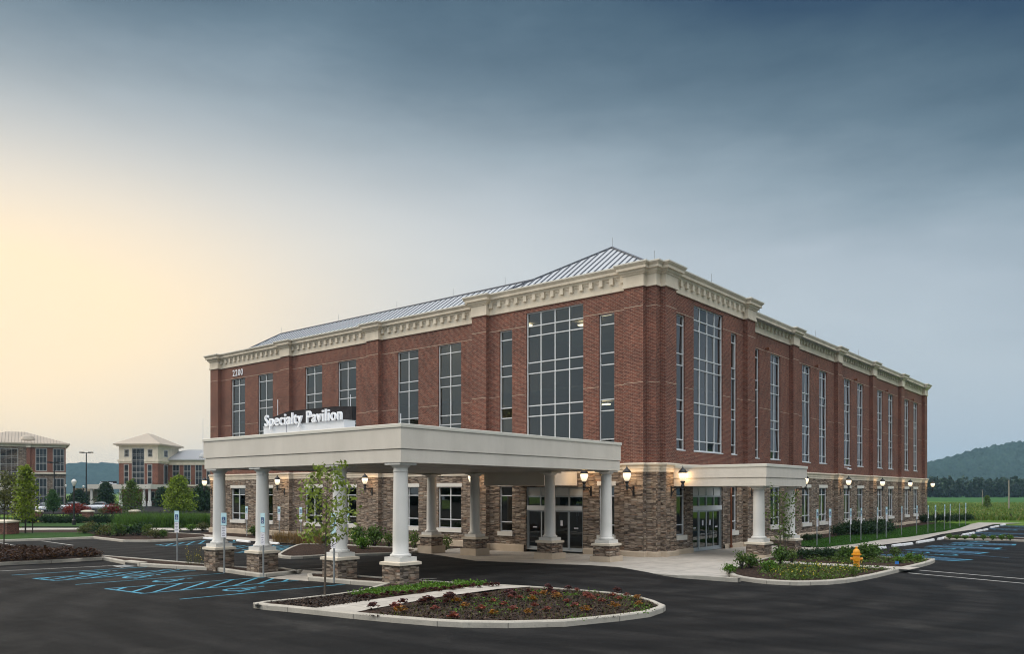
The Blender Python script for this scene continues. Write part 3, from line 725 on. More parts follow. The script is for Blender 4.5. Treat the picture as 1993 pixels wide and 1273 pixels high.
# walk, lawn and beds along the long side
sheet('side_walk', [ccw([G(1562, 1077), G(1640, 1069.5), G(1707, 1064), G(1787, 1053.6), G(1833, 1041.5), G(1897, 1032), G(1932, 1022.3), G(1993, 1019.5), G(1905, 1018.5), G(1891.5, 1021), G(1870, 1029), G(1840, 1036), G(1771, 1047), G(1714.6, 1052.7), G(1665, 1061), G(1601, 1068), G(1578, 1067)])], 0.05, M['concrete'])
lawn_side = ccw([G(1580, 1066.5), G(1601, 1067.6), G(1665, 1060.6), G(1714.6, 1052.4), G(1771, 1046.7), G(1840, 1035.7), G(1870, 1028.7), G(1888, 1021.3), G(1800, 1019), (-18.2, 91), (-18.2, 45.6), (-14.0, 45.6)])
sheet('side_lawn', [lawn_side], 0.045, M['lawn'])
sheet('side_bed', [ccw([(-20.2, 45.6), (-18.0, 45.6), (-18.0, 91.5), (-20.2, 91.5)])], 0.055, M['mulch'])
isl_lot = island('lot_island', [(1832, 1049), (1850, 1052), (1930, 1053.2), (1990, 1055.2), (2040, 1057), (2040, 1052), (1985, 1050), (1900, 1047), (1845, 1046)], smooth=0, top=0.12)

# painted markings (4 mm sheets)
wl = [pl((-10, 1112.8), (241, 1100.8)), pl((218, 1101.6), (239, 1105.4)), pl((0, 1057), (47.7, 1066), .12), pl((80.8, 1053.4), (141.8, 1062), .12), pl((-60, 1049), (-20, 1057), .12),
      pl((570, 1110.3), (629, 1107.5), .10), pl((818, 1128), (850, 1126.5), .1)]
wl += [pl((1789.7, 1110.7), (2060, 1133), .12), pl((1768, 1116), (2060, 1142.5), .12)]
sheet('white_parking_lines', wl, 0.004, M['white_paint'])
bl = [pl((22.6, 1120.4), (291, 1104)), pl((146.8, 1138.7), (436.6, 1116.6)), pl((350, 1167.3), (671.7, 1138), .11)]
bl += hatch([G(108, 1131), G(381, 1111), G(336, 1109), G(65, 1126.6)], 6, .10, 0.40) + [pl((65, 1126.6), (108, 1131), .12)]
bl += hatch([G(278.5, 1156), G(581, 1130.6), G(515, 1124.5), G(205.7, 1146.7)], 6, .11, 0.40) + [pl((205.7, 1146.7), (278.5, 1156), .13)]
for px, py, s in ((188, 1114.7, 1.1), (273, 1122.8, 1.1), (333, 1130.2, 1.1), (472, 1147, 1.1)):
    x, y = G(px, py); bl += isa(x, y, math.pi / 2 * 0, s)
sheet('blue_parking_lines', bl, 0.004, M['blue_paint'])
b2 = hatch([G(330, 1063.5), G(470, 1053.5), G(425, 1050.5), G(303, 1061.3)], 6, .12, 0.38) + [pl((303, 1061.3), (330, 1063.5), .13)]
b2 += hatch([G(455, 1077), G(565, 1071), G(584, 1064), G(500, 1061.5)], 6, .12, 0.38) + [pl((440, 1072), (520, 1058.5), .12), pl((400, 1063), (460, 1056), .12)]
x, y = G(462, 1063.5); b2 += isa(x, y, 0, 1.2)
sheet('blue_bay_lines', b2, 0.004, M['blue_paint'])
# bays along the long side: hatched aisles running out from the wheel stops
b3 = []; b4 = []
def bay(ly, w=1.5, x0=-12.4, x1=-7.8, k=14, out=None):
    o = [line((x0, ly), (x1, ly), .10), line((x0, ly + w), (x1, ly + w), .10), line((x1, ly - .05), (x1, ly + w + .05), .16)]
    for j in range(k):
        a = x0 + (x1 - x0) * j / k; o.append(line((a, ly), (min(x1, a + (x1 - x0) / k * 1.2), ly + w), .14))
    return o
def g1(px, py): return G(px, py)
for (ax, ay), (bx, by) in (((1707, 1080.5), (1848, 1092.5)), ((1756, 1071), (1900, 1078.8)), ((1800, 1064.5), (1937, 1070.0)), ((1850, 1058.5), (1972, 1062.4))):
    a = G(ax, ay); b = G(bx, by)
    d = Vector((b[0]-a[0], b[1]-a[1])); ux = d.normalized(); nv = Vector((-ux.y, ux.x)) * 1.5
    c = [a, b, (b[0]+nv.x, b[1]+nv.y), (a[0]+nv.x, a[1]+nv.y)]
    b3 += hatch(c, 11, .15, 0.25); b4.append(line(b, c[2], .2))
    m = (a[0] + d.x * .35 - nv.x * .95, a[1] + d.y * .35 - nv.y * .95); b4 += isa(m[0], m[1], math.pi / 2, 1.1)
    m = (a[0] + d.x * .35 + nv.x * 1.95, a[1] + d.y * .35 + nv.y * 1.95); b4 += isa(m[0], m[1], math.pi / 2, 1.1)
    q = (a[0] + nv.x * 2.75, a[1] + nv.y * 2.75); b3.append(line(q, (q[0] + d.x, q[1] + d.y), .10))
for (ax, ay), (bx, by) in (((1890, 1038), (2010, 1041.5)), ((1920, 1030), (2030, 1032.5)), ((1944, 1025), (2040, 1026.5)), ((1870, 1044), (1993, 1048))):
    a = G(ax, ay); b = G(bx, by); d = Vector((b[0]-a[0], b[1]-a[1])); ux = d.normalized(); nv = Vector((-ux.y, ux.x)) * 1.6
    c = [a, b, (b[0]+nv.x, b[1]+nv.y), (a[0]+nv.x, a[1]+nv.y)]
    b3 += hatch(c, 7, .14, 0.25); m = (a[0] + d.x * .4 - nv.x * 1.0, a[1] + d.y * .4 - nv.y * 1.0); b4 += isa(m[0], m[1], math.pi / 2, 1.2)
sheet('blue_side_bays', b3, 0.004, M['blue_dim'], cut=False)
sheet('blue_side_marks', b4, 0.008, M['blue_paint'], cut=False)

# ------------------------------------------------------------------ hills, woodland
rg = np.random.default_rng(5)
def hill(name, u0, u1, d0, d1, prof, seed, step=7.0):
    """terrain strip; u = sideways metres right of the view axis, d = distance ahead."""
    g = np.random.default_rng(seed)
    nu = int((u1 - u0) / step); nd = int((d1 - d0) / (step * 1.6)); V = []; Fc = []
    ph = g.uniform(0, 6.28, 12); fr = g.uniform(0.004, 0.02, 12)
    for j in range(nd + 1):
        t = j / nd; d = d0 + (d1 - d0) * t
        for i in range(nu + 1):
            u = u0 + (u1 - u0) * i / nu
            s = t * t * (3 - 2 * t)
            h = prof(u) * s
            h += s * sum(2.2 * math.sin(fr[k] * u + ph[k] + d * fr[k-1]) for k in range(6))
            h += (g.uniform(0, 1) ** 2) * 6.5 * min(1, t * 5)
            V.append((u * CS - d * SN, u * SN + d * CS, h - 0.4 if t > 0 else -0.6))
    for j in range(nd):
        for i in range(nu):
            a = j * (nu + 1) + i; Fc.append((a, a + 1, a + nu + 2, a + nu + 1))
    mb = MB(); mb.v = V; mb.f = Fc; mb.mi = [0] * len(Fc)
    return struct(obj(name, mb, M['hillwood']))
def m_hill():
    m, nt, p, o = newmat('wooded_hill')
    v = uvscaled(nt, src='Object')
    n1 = noise(nt, v, 0.09, 5, 0.65); n2 = noise(nt, v, 0.012, 4, 0.6)
    c = ramp(nt, n1, [(0.32, (0.007, 0.016, 0.012)), (0.55, (0.020, 0.038, 0.026)), (0.75, (0.042, 0.064, 0.040))])
    c = mixc(nt, 1.0, c, ramp(nt, n2, [(0.3, (0.75,) * 3), (0.7, (1.25,) * 3)]), 'MULTIPLY')
    nt.links.new(c, p.inputs['Base Color']); p.inputs['Roughness'].default_value = 1.0; p.inputs['Specular IOR Level'].default_value = 0.0
    return m
M['hillwood'] = m_hill()
def prof_r(u):      # right-hand ridge: rises to the right
    x = (u / 1750.0) * F + CX
    return max(10.0, np.interp(x, [1500, 1700, 1800, 1860, 1915, 1960, 1993, 2100, 2400, 3200], [40, 55, 70, 83, 93, 103, 110, 118, 105, 80]))
hill('wooded_ridge', 480, 4300, 1350, 1750, prof_r, 3, step=4.6)
def prof_l(u):
    x = (u / 2300.0) * F + CX
    return np.interp(x, [-300, 0, 130, 230, 420, 700], [70, 76, 78, 80, 70, 40])
hill('distant_ridge', -2000, -500, 1800, 2300, prof_l, 4, step=9)

def woodland(name, u0, u1, d0, rows, hmean, seed, label, n_leaf=170):
    g = np.random.default_rng(seed); P = []
    for r_ in range(rows):
        u = u0
        while u < u1:
            d = d0 + r_ * 9 + g.uniform(-4, 4); h = hmean * g.uniform(0.78, 1.15) * (1 + 0.03 * r_); rad = g.uniform(3.0, 5.0)
            c = np.array([u * CS - d * SN, u * SN + d * CS])
            k = n_leaf if r_ == 0 else n_leaf // 2
            q = g.normal(size=(k, 3)); q /= np.linalg.norm(q, axis=1, keepdims=True); q *= (0.72 + 0.28 * g.uniform(size=(k, 1)))
            q *= np.array([rad, rad, h * 0.52]); z = h * 0.5 + q[:, 2]
            P.append(np.stack([c[0] + q[:, 0] * (1 - 0.25 * (z / h)), c[1] + q[:, 1], np.maximum(0.1, z)], 1))
            u += rad * g.uniform(0.9, 1.35)
    mb = leaves(np.concatenate(P), 1.5, g, elong=1.3)
    o = obj(name, mb, L['wood']); tag(o, label, 'woodland'); o['kind'] = 'stuff'
    return o
woodland('woodland_edge', 240, 1500, 520, 3, 12.0, 11, 'dark green line of woodland at the far edge of the field', 300)
woodland('far_hedgerow', -1010, -640, 900, 2, 14, 15, 'hazy belt of far trees at the foot of the distant ridge', 90)
# trees across the road behind the viewer, seen only as dark reflections in the panes
g = np.random.default_rng(17); P = []
for k in range(60):
    x = -250 + k * 4.2 + g.uniform(-2, 2); y = -62 - 0.12 * (x + 120) + g.uniform(-5, 5); q = g.normal(size=(150, 3)); q /= np.linalg.norm(q, axis=1, keepdims=True)
    q *= np.array([4.5, 4.5, 5.5]) * g.uniform(.7, 1.1); P.append(q + np.array([x, y, 5.6]))
o = obj('roadside_trees', leaves(np.concatenate(P), 1.5, g, elong=1.3), L['wood']); o['kind'] = 'stuff'

# ------------------------------------------------------------------ main building
A_SEG = [(-60.2,-59.07,34.53),(-59.07,-50.56,34.83),(-50.56,-49.5,34.53),(-49.5,-40.95,34.83),(-40.95,-39.8,34.53),(-39.8,-31.0,34.83),(-31.0,-30.75,33.88),(-30.75,-29.68,33.6),(-29.68,-20.74,33.88),(-20.74,-19.68,33.6),(-19.68,-19.15,33.88)]
B_SEG = [(33.88,34.33,-19.15),(34.33,35.38,-18.86),(35.38,43.84,-19.15),(43.84,44.89,-18.86),(44.89,45.12,-19.15),(45.12,53.46,-20.09),(53.46,54.5,-19.8),(54.5,62.6,-20.09),(62.6,63.64,-19.8),(63.64,71.67,-20.09),(71.67,72.7,-19.8),(72.7,80.76,-20.09),(80.76,81.8,-19.8),(81.8,89.72,-20.09),(89.72,90.7,-19.8)]
PATH = []
for x0, x1, y in A_SEG: PATH += [(x0, y), (x1, y)]
for y0, y1, x in B_SEG: PATH += [(x, y0), (x, y1)]
PATH += [(-60.2, 90.7)]
PATH = [p for i, p in enumerate(PATH) if i == 0 or (abs(p[0]-PATH[i-1][0]) + abs(p[1]-PATH[i-1][1])) > 1e-6]
UROWS = [5.18, 5.70, 7.13, 7.69, 9.43, 10.01, 11.44, 11.96]
BROWS = UROWS + [12.70]; BROWS[7] = 11.97
GROWS = [0.90, 1.42, 2.86, 3.38]
WIN = []     # axis, s0, s1, plane, rows, columns, kind
for s0, s1 in ((-57.60,-55.67),(-53.92,-51.97),(-47.98,-46.03),(-44.30,-42.36),(-38.29,-36.38),(-34.66,-32.74)):
    WIN += [('A', s0, s1, 34.83, UROWS, 2, 'upper'), ('A', s0, s1, 34.83, GROWS, 2, 'ground')]
for s0, s1 in ((-28.94,-28.03),(-22.38,-21.47)):
    WIN += [('A', s0, s1, 33.88, UROWS, 1, 'upper'), ('A', s0, s1, 33.88, GROWS, 1, 'ground')]
WIN += [('A', -27.05, -23.33, 33.88, BROWS, 4, 'upper')]
for s0, s1 in ((35.92,36.83),(42.26,43.02)):
    WIN += [('B', s0, s1, -19.15, UROWS, 1, 'upper'), ('B', s0, s1, -19.15, GROWS, 1, 'ground')]
WIN += [('B', 37.77, 41.22, -19.15, BROWS, 4, 'upper')]
WIN += [('B', 47.55, 48.45, -20.09, UROWS, 1, 'upper'), ('B', 47.55, 48.45, -20.09, GROWS, 1, 'ground')]
for s0, s1 in ((50.22,51.9),(55.87,57.52),(59.33,60.98),(64.96,66.62),(68.35,70.0),(74.0,75.62),(77.42,79.07),(83.0,84.6),(86.38,88.0)):
    WIN += [('B', s0, s1, -20.09, UROWS, 2, 'upper'), ('B', s0, s1, -20.09, GROWS, 2, 'ground')]
DOORS = [('A', -27.08, -23.36, 33.88, 0.0, 3.33), ('B', 37.68, 41.2, -19.15, 0.0, 3.33)]

bld = thing('medical_building', 'three storey red brick medical building with stone base, cream cornice and grey metal roof', 'building', (-40, 60, 0))
def P3(ax, s, d, z, plane):      # d metres into the building behind the wall plane
    return (s, plane + d, z) if ax == 'A' else (plane - d, s, z)
def wall_panel(mb, ax, s0, s1, plane, z0, z1, ops, depth=0.16):
    ops = [o for o in ops if o[1] > s0 and o[0] < s1 and o[3] > z0 and o[2] < z1]
    ss = sorted({s0, s1, *[o[0] for o in ops], *[o[1] for o in ops]}); zz = sorted({z0, z1, *[max(z0, o[2]) for o in ops], *[min(z1, o[3]) for o in ops]})
    for a, b in zip(ss, ss[1:]):
        for c, d in zip(zz, zz[1:]):
            m, n = (a + b) / 2, (c + d) / 2
            if any(o[0] < m < o[1] and o[2] < n < o[3] for o in ops): continue
            q = [P3(ax, a, 0, c, plane), P3(ax, b, 0, c, plane), P3(ax, b, 0, d, plane), P3(ax, a, 0, d, plane)]
            mb.face(q)
    for o in ops:
        a, b, c, d = o[0], o[1], max(z0, o[2]), min(z1, o[3])
        for q in (((a,0,c),(a,0,d),(a,depth,d),(a,depth,c)), ((b,0,c),(b,depth,c),(b,depth,d),(b,0,d)), ((a,0,d),(b,0,d),(b,depth,d),(a,depth,d)), ((a,0,c),(a,depth,c),(b,depth,c),(b,0,c))):
            mb.face([P3(ax, s, e, z, plane) for s, e, z in q])
def walls(z0, z1, kinds):
    mb = MB()
    ops = [(w[0], w[3], (w[1], w[2], w[4][0], w[4][-1])) for w in WIN if w[6] in kinds]
    if 'ground' in kinds: ops += [(d[0], d[3], (d[1], d[2], -1.0, d[5])) for d in DOORS]
    for ax, segs in (('A', A_SEG), ('B', B_SEG)):
        for i, (s0, s1, pl_) in enumerate(segs):
            wall_panel(mb, ax, s0, s1, pl_, z0, z1, [o[2] for o in ops if o[0] == ax and abs(o[1] - pl_) < .01])
            if i + 1 < len(segs) and abs(segs[i+1][2] - pl_) > 1e-3:
                p2 = segs[i+1][2]; mb.face([P3(ax, s1, 0, z0, pl_), P3(ax, s1, 0, z0, p2), P3(ax, s1, 0, z1, p2), P3(ax, s1, 0, z1, pl_)])
    mb.face([(-19.8, 90.7, z0), (-60.2, 90.7, z0), (-60.2, 90.7, z1), (-19.8, 90.7, z1)])
    mb.face([(-60.2, 90.7, z0), (-60.2, 34.53, z0), (-60.2, 34.53, z1), (-60.2, 90.7, z1)])
    return mb
obj('stone_wall', walls(-0.5, 4.06, ('ground',)), M['stone'], bld)
obj('brick_wall', walls(4.40, 12.97, ('upper',)), M['brick'], bld)
belt = MB().sweep(PATH, [(-.02, 4.03), (.035, 4.03), (.035, 4.16), (.06, 4.175), (.06, 4.30), (.10, 4.33), (.125, 4.36), (.135, 4.41), (.125, 4.44), (.10, 4.456), (-.02, 4.475)])
obj('belt_course', belt, M['lime'], bld)
# plinth, broken at the two doors
mb = MB(); pr = [(.09, -0.5), (.09, .17), (.06, .20), (-.02, .21)]
k1 = next(i for i, p in enumerate(PATH) if abs(p[0] + 29.68) < .01 and abs(p[1] - 33.88) < .01)
k2 = next(i for i, p in enumerate(PATH) if abs(p[0] + 18.86) < .01 and abs(p[1] - 35.38) < .01) + 1
mb.sweep([(-60.2, 90.7)] + PATH[:k1 + 1] + [(-27.15, 33.88)], pr, closed=False)
mb.sweep([(-23.3, 33.88)] + PATH[k1 + 1:k2 + 1] + [(-19.15, 37.6)], pr, closed=False)
mb.sweep([(-19.15, 41.28)] + PATH[k2 + 1:], pr, closed=False)
obj('plinth', mb, M['limepink'], bld)
corn = MB().sweep(PATH, [(-.03, 12.93), (.075, 12.93), (.075, 13.045), (.045, 13.06), (.045, 13.50), (.10, 13.53), (.10, 13.575), (.17, 13.62), (.19, 13.70), (.20, 13.72), (.29, 13.735), (.29, 13.88), (.315, 13.89), (.35, 13.935), (.375, 13.975), (.385, 13.985), (-.1, 14.0)])
obj('cornice', corn, M['lime'], bld)
obj('parapet_coping', MB().sweep(PATH, [(.30, 13.986), (.395, 13.986), (.395, 14.05), (.37, 14.06), (-.35, 14.085), (-.35, 13.55)]), M['coping'], bld)
# bracket blocks along the wall bays
mb = MB()
for ax, segs in (('A', A_SEG), ('B', B_SEG)):
    for s0, s1, pl_ in segs:
        if s1 - s0 < 3: continue
        n = int(round((s1 - s0 - 0.4) / 0.61)); st = (s1 - s0 - 0.42) / n
        for k in range(n + 1):
            c = s0 + 0.21 + st * k
            p = P3(ax, c - .105, -.17, 13.30, pl_); q = P3(ax, c + .105, .01, 13.60, pl_)
            mb.box(min(p[0], q[0]), max(p[0], q[0]), min(p[1], q[1]), max(p[1], q[1]), 13.30, 13.615)
        p = P3(ax, s0 + .02, -.075, 13.47, pl_); q = P3(ax, s1 - .02, 0, 13.56, pl_)
        mb.box(min(p[0], q[0]), max(p[0], q[0]), min(p[1], q[1]), max(p[1], q[1]), 13.47, 13.585)
obj('cornice_brackets', mb, M['lime'], bld)
# thin pale string lines in the brick
mb = MB()
for zc in (12.0, 8.33):
    for ax, segs in (('A', A_SEG), ('B', B_SEG)):
        for s0, s1, pl_ in segs:
            cuts = sorted([(w[1], w[2]) for w in WIN if w[0] == ax and abs(w[3] - pl_) < .01 and w[6] == 'upper' and s0 <= w[1] and w[2] <= s1 and w[4][0] < zc < w[4][-1] + 0.02])
            a = s0
            for c0, c1 in cuts + [(s1, s1)]:
                if c0 - a > .05:
                    p = P3(ax, a, -.008, zc, pl_); q = P3(ax, c0, .02, zc, pl_)
                    obj('string_course', MB().box(min(p[0], q[0]), max(p[0], q[0]), min(p[1], q[1]), max(p[1], q[1]), zc - .012, zc + .012), M['limepink'], bld)
                a = c1

def window_part(ax, s0, s1, plane, rows, cols, kind):
    fr = MB(); w = .05; d0, d1 = .09, .19
    def bx(a, b, c, d, e0=d0, e1=d1):
        p = P3(ax, a, e0, c, plane); q = P3(ax, b, e1, d, plane)
        fr.box(min(p[0], q[0]), max(p[0], q[0]), min(p[1], q[1]), max(p[1], q[1]), c, d)
    z0, z1 = rows[0], rows[-1]
    bx(s0, s0 + w, z0, z1); bx(s1 - w, s1, z0, z1)
    bx(s0 + w, s1 - w, z0, z0 + w); bx(s0 + w, s1 - w, z1 - w, z1)
    for z in rows[1:-1]: bx(s0 + w, s1 - w, z - w / 2, z + w / 2, d0 + .004, d1 - .004)
    for k in range(1, cols):
        s = s0 + (s1 - s0) * k / cols; bx(s - w / 2, s + w / 2, z0 + w, z1 - w, d0 + .008, d1 - .008)
    f = obj('window', fr, M['alu'], bld)
    gp = MB()
    for k in range(cols):
        a, b = s0 + (s1 - s0) * k / cols, s0 + (s1 - s0) * (k + 1) / cols
        for za, zb in zip(rows, rows[1:]):
            tx, tz = rnd.gauss(0, .010), rnd.gauss(0, .010)
            gp.face([P3(ax, p_, .145 + tx * (1 if p_ == b else -1) + tz * (1 if z_ == zb else -1), z_, plane) for p_, z_ in ((a, za), (b, za), (b, zb), (a, zb))])
    obj('pane', gp, M['glass' if ax == 'A' else 'glass_side'], f)
    if kind == 'upper' and rnd.random() < .75:           # roller blinds let down behind some panes
        for k in range(cols):
            if rnd.random() < .35: continue
            a, b = s0 + (s1 - s0) * k / cols + .05, s0 + (s1 - s0) * (k + 1) / cols - .05
            zt_ = 11.44 if rnd.random() < .6 else 7.13; dr = rnd.choice((.5, .9, 1.5))
            p = P3(ax, a, .26, 0, plane); q = P3(ax, b, .27, 0, plane)
            obj('roller_blind', MB().box(min(p[0], q[0]), max(p[0], q[0]), min(p[1], q[1]), max(p[1], q[1]), zt_ - dr, zt_ - .03), M['blind'], f)
    if kind == 'ground':
        for nm, za, zb, pr_, ex in (('lintel', 3.38, 3.60, .03, .09), ('sill', .66, .90, .09, .08)):
            mb = MB(); p = P3(ax, s0 - ex, -pr_, za, plane); q = P3(ax, s1 + ex, .10 if nm == 'sill' else .02, zb, plane)
            mb.box(min(p[0], q[0]), max(p[0], q[0]), min(p[1], q[1]), max(p[1], q[1]), za + (0.001 if nm == 'lintel' else 0), zb - (0.001 if nm == 'sill' else 0))
            obj(nm, mb, M['white_stone'], f)
    else:
        mb = MB(); p = P3(ax, s0, -.03, z0 - .05, plane); q = P3(ax, s1, .09, z0, plane)
        mb.box(min(p[0], q[0]), max(p[0], q[0]), min(p[1], q[1]), max(p[1], q[1]), z0 - .05, z0 + .004); obj('sill', mb, M['alu'], f)
for w in WIN: window_part(*w)

def door_part(ax, s0, s1, plane, z0, z1):
    fr = MB()
    def bx(m, a, b, c, d, e0, e1):
        p = P3(ax, a, e0, c, plane); q = P3(ax, b, e1, d, plane)
        m.box(min(p[0], q[0]), max(p[0], q[0]), min(p[1], q[1]), max(p[1], q[1]), c, d)
    w = .07
    bx(fr, s0, s0 + w, z0, z1, .08, .2); bx(fr, s1 - w, s1, z0, z1, .08, .2); bx(fr, s0 + w, s1 - w, z1 - w, z1, .08, .2)
    bx(fr, s0 + w, s1 - w, 2.80, 2.88, .084, .196)
    for k in range(1, 4):
        s = s0 + (s1 - s0) * k / 4; bx(fr, s - .03, s + .03, 2.34, z1 - w, .09, .19)
    bx(fr, s0 + w, s1 - w, z0 - .02, z0 + .05, .05, .24)
    f = obj('entrance_doors', fr, M['alu_dark'], bld)
    hd = MB(); bx(hd, s0 + w, s1 - w, 2.10, 2.34, .02, .2); obj('header', hd, M['alu'], f)
    pn = MB(); bx(pn, s0 + w, s1 - w, 2.88, z1 - w, .13, .15); obj('transom_panel', pn, M['panel'], f)
    g = MB().face([P3(ax, a, .15, z, plane) for a, z in ((s0 + w, 2.34), (s1 - w, 2.34), (s1 - w, 2.80), (s0 + w, 2.80))]); obj('pane', g, M['glass'], f)
    n = 4; wd = (s1 - s0 - 2 * w) / n
    for k in range(n):
        a = s0 + w + wd * k; b = a + wd; e = .11 if k in (1, 2) else .15
        lf = MB()
        bx(lf, a, a + .05, z0 + .05, 2.10, e, e + .04); bx(lf, b - .05, b, z0 + .05, 2.10, e, e + .04)
        bx(lf, a + .05, b - .05, 2.02, 2.10, e, e + .04); bx(lf, a + .05, b - .05, z0 + .05, z0 + .16, e, e + .04)
        lo = obj('door_leaf', lf, M['alu_dark'], f)
        g = MB().face([P3(ax, s, e + .02, z, plane) for s, z in ((a, z0 + .05), (b, z0 + .05), (b, 2.1), (a, 2.1))]); obj('pane', g, M['glass'], lo)
        st = MB(); m = (a + b) / 2
        if k in (1, 2): bx(st, m - .07, m + .07, 1.30, 1.58, e - .004, e + .012)
        else: bx(st, m - .13, m + .13, 1.16, 1.22, e - .004, e + .012)
        obj('door_sticker', st, M['sign_white'], lo)
for d in DOORS: door_part(*d)

# interior: floors, back partitions, a few lit ceiling lights
mb = MB()
for z in (0.02, 4.25, 8.55, 12.75):
    mb.box(-59.9, -21.0, 35.1, 60, z - .05, z + .05); mb.box(-40, -20.5, 60.002, 90.4, z - .05, z + .05); mb.box(-31, -19.6, 34.3, 35.098, z - .05, z + .05); mb.box(-20.998, -19.6, 35.1, 45, z - .05, z + .05)
for z0_, z1_ in ((0.07, 4.2), (4.3, 8.5), (8.6, 12.7)):
    mb.box(-59.9, -31, 40.0, 40.2, z0_, z1_); mb.box(-31.2, -31, 40.202, 60, z0_, z1_); mb.box(-26.2, -26, 46, 90.4, z0_, z1_)
    mb.box(-31, -26.2, 46, 46.2, z0_, z1_)
    for x in (-55, -50, -45, -40, -35): mb.box(x - .06, x + .06, 35.3, 39.998, z0_, z1_)
    for y in (49, 54, 62.9, 72.2, 81.3): mb.box(-25.99, -20.6, y - .06, y + .06, z0_, z1_)
obj('interior', mb, M['inside'], bld)
for x, y, z in ((-57, 36.8, 12.6), (-47.5, 37, 12.6), (-42.6, 38, 12.6), (-38, 37, 12.6), (-29, 36, 12.6), (-24, 36.5, 12.6), (-22, 38, 12.6), (-56, 38, 8.4), (-47, 37, 8.4), (-52.8, 37.6, 12.5), (-33.6, 36.6, 12.5), (-33.6, 38.4, 8.3), (-25.5, 37.5, 12.5), (-23.6, 39.5, 12.5), (-37.2, 38, 8.3), (-26.6, 40.5, 8.3), (-22, 37, 8.3)):
    obj('ceiling_light', MB().box(x - .6, x + .6, y - .15, y + .15, z - .03, z + .03), M['ceil_light'], bld)

# roof: long hipped screen roof along the front and a pyramid over the corner bay
rf = MB(); sm = MB()
ex0, ex1, ey0, ey1, ez = -59.75, -27.0, 35.3, 41.9, 13.70; rx0, ry, rz = -56.45, 38.6, 16.0
rf.face([(ex0, ey0, ez), (ex1, ey0, ez), (ex1, ry, rz), (rx0, ry, rz)])
rf.face([(ex0, ey1, ez), (ex0, ey0, ez), (rx0, ry, rz)])
rf.face([(ex1, ey1, ez), (ex0, ey1, ez), (rx0, ry, rz), (ex1, ry, rz)])
x = ex0 + .3
while x < ex1:
    t = 1.0 if x >= rx0 else (x - ex0) / (rx0 - ex0)
    sm.bar((x, ey0, ez + .02), (x, ey0 + (ry - ey0) * t, ez + (rz - ez) * t + .02), .04, .05); x += .50
sm.bar((ex0, ey0, ez + .03), (rx0, ry, rz + .03), .14, .05); sm.bar((rx0, ry, rz + .03), (ex1, ry, rz + .03), .14, .05)
px0, px1, py0, py1, pz = -32.5, -19.45, 35.1, 44.6, 14.05; ap = (-25.1, 39.4, 17.16)
for a, b in (((px0, py0), (px1, py0)), ((px1, py0), (px1, py1)), ((px1, py1), (px0, py1)), ((px0, py1), (px0, py0))):
    rf.face([(a[0], a[1], pz), (b[0], b[1], pz), ap])
x = px0 + .35
while x < px1:
    t = min((x - px0) / (ap[0] - px0), (px1 - x) / (px1 - ap[0]))
    sm.bar((x, py0, pz + .03), (x, py0 + (ap[1] - py0) * t, pz + (ap[2] - pz) * t + .03), .045, .06); x += .46
y = py0 + .35
while y < py1:
    t = min((y - py0) / (ap[1] - py0), (py1 - y) / (py1 - ap[1]))
    for xe in (px0, px1): sm.bar((xe, y, pz + .03), (xe + (ap[0] - xe) * t, y, pz + (ap[2] - pz) * t + .03), .045, .06)
    y += .46
for cx_, cy_ in ((px0, py0), (px1, py0), (px1, py1), (px0, py1)): sm.bar((cx_, cy_, pz + .03), (ap[0], ap[1], ap[2] + .03), .16, .05)
rf.face([(-60, 34.9, 13.6), (-19.6, 34.9, 13.6), (-19.6, 90.4, 13.6), (-60, 90.4, 13.6)])
ro = obj('roof', rf, M['roof'], bld); obj('roof_seams', sm, M['seam'], ro)
for x, y, z in ((-56.4, 38.6, 16), (-49, 38.6, 16), (-42.5, 38.6, 16), (-37, 38.6, 16), (-32.5, 38.6, 16), (-25.1, 39.4, 17.2), (-19.3, 34.0, 14.08), (-19.0, 39.5, 14.08), (-19.9, 48, 14.08), (-19.9, 58, 14.08), (-19.9, 68, 14.08)):
    obj('lightning_rod', MB().tube([(x, y, z - .05), (x, y, z + .55)], .012, 5), M['galv'], bld)
# house number
mb = text_mb('2200', .70, .03, .6, .004, space=1.2); xs = [v[0] for v in mb.v]; k = 1.42 / (max(xs) - min(xs)); mn = min(xs); mb.v = [((x - mn) * k, y, z) for x, y, z in mb.v]
mb = put_text(mb, -57.35, 34.80, 12.19); obj('house_number', mb, M['letter'], bld)
# security camera on the long side
obj('security_camera', MB().tube([(-20.1, 65.0, 5.0), (-19.75, 65.0, 4.95)], .04, 6).tube([(-19.8, 64.85, 4.88), (-19.7, 65.3, 4.86)], .07, 8), M['white_metal'], bld)
for y in (49.4, 58.4, 67.5, 76.5, 85.6): obj('wall_floodlight', MB().tube([(-20.1, y, 12.15), (-19.9, y, 12.1)], .05, 6).box(-19.95, -19.8, y - .12, y + .12, 12.02, 12.18), M['copper'], bld)
# copper downpipe by the side doors
obj('downpipe', MB().tube([(-19.02, 42.0, 3.3), (-18.98, 41.9, 3.0), (-18.98, 41.9, .12)], .055, 8).tube([(-18.98, 41.9, .0), (-18.98, 41.9, .14)], .085, 8), M['copper'], bld)

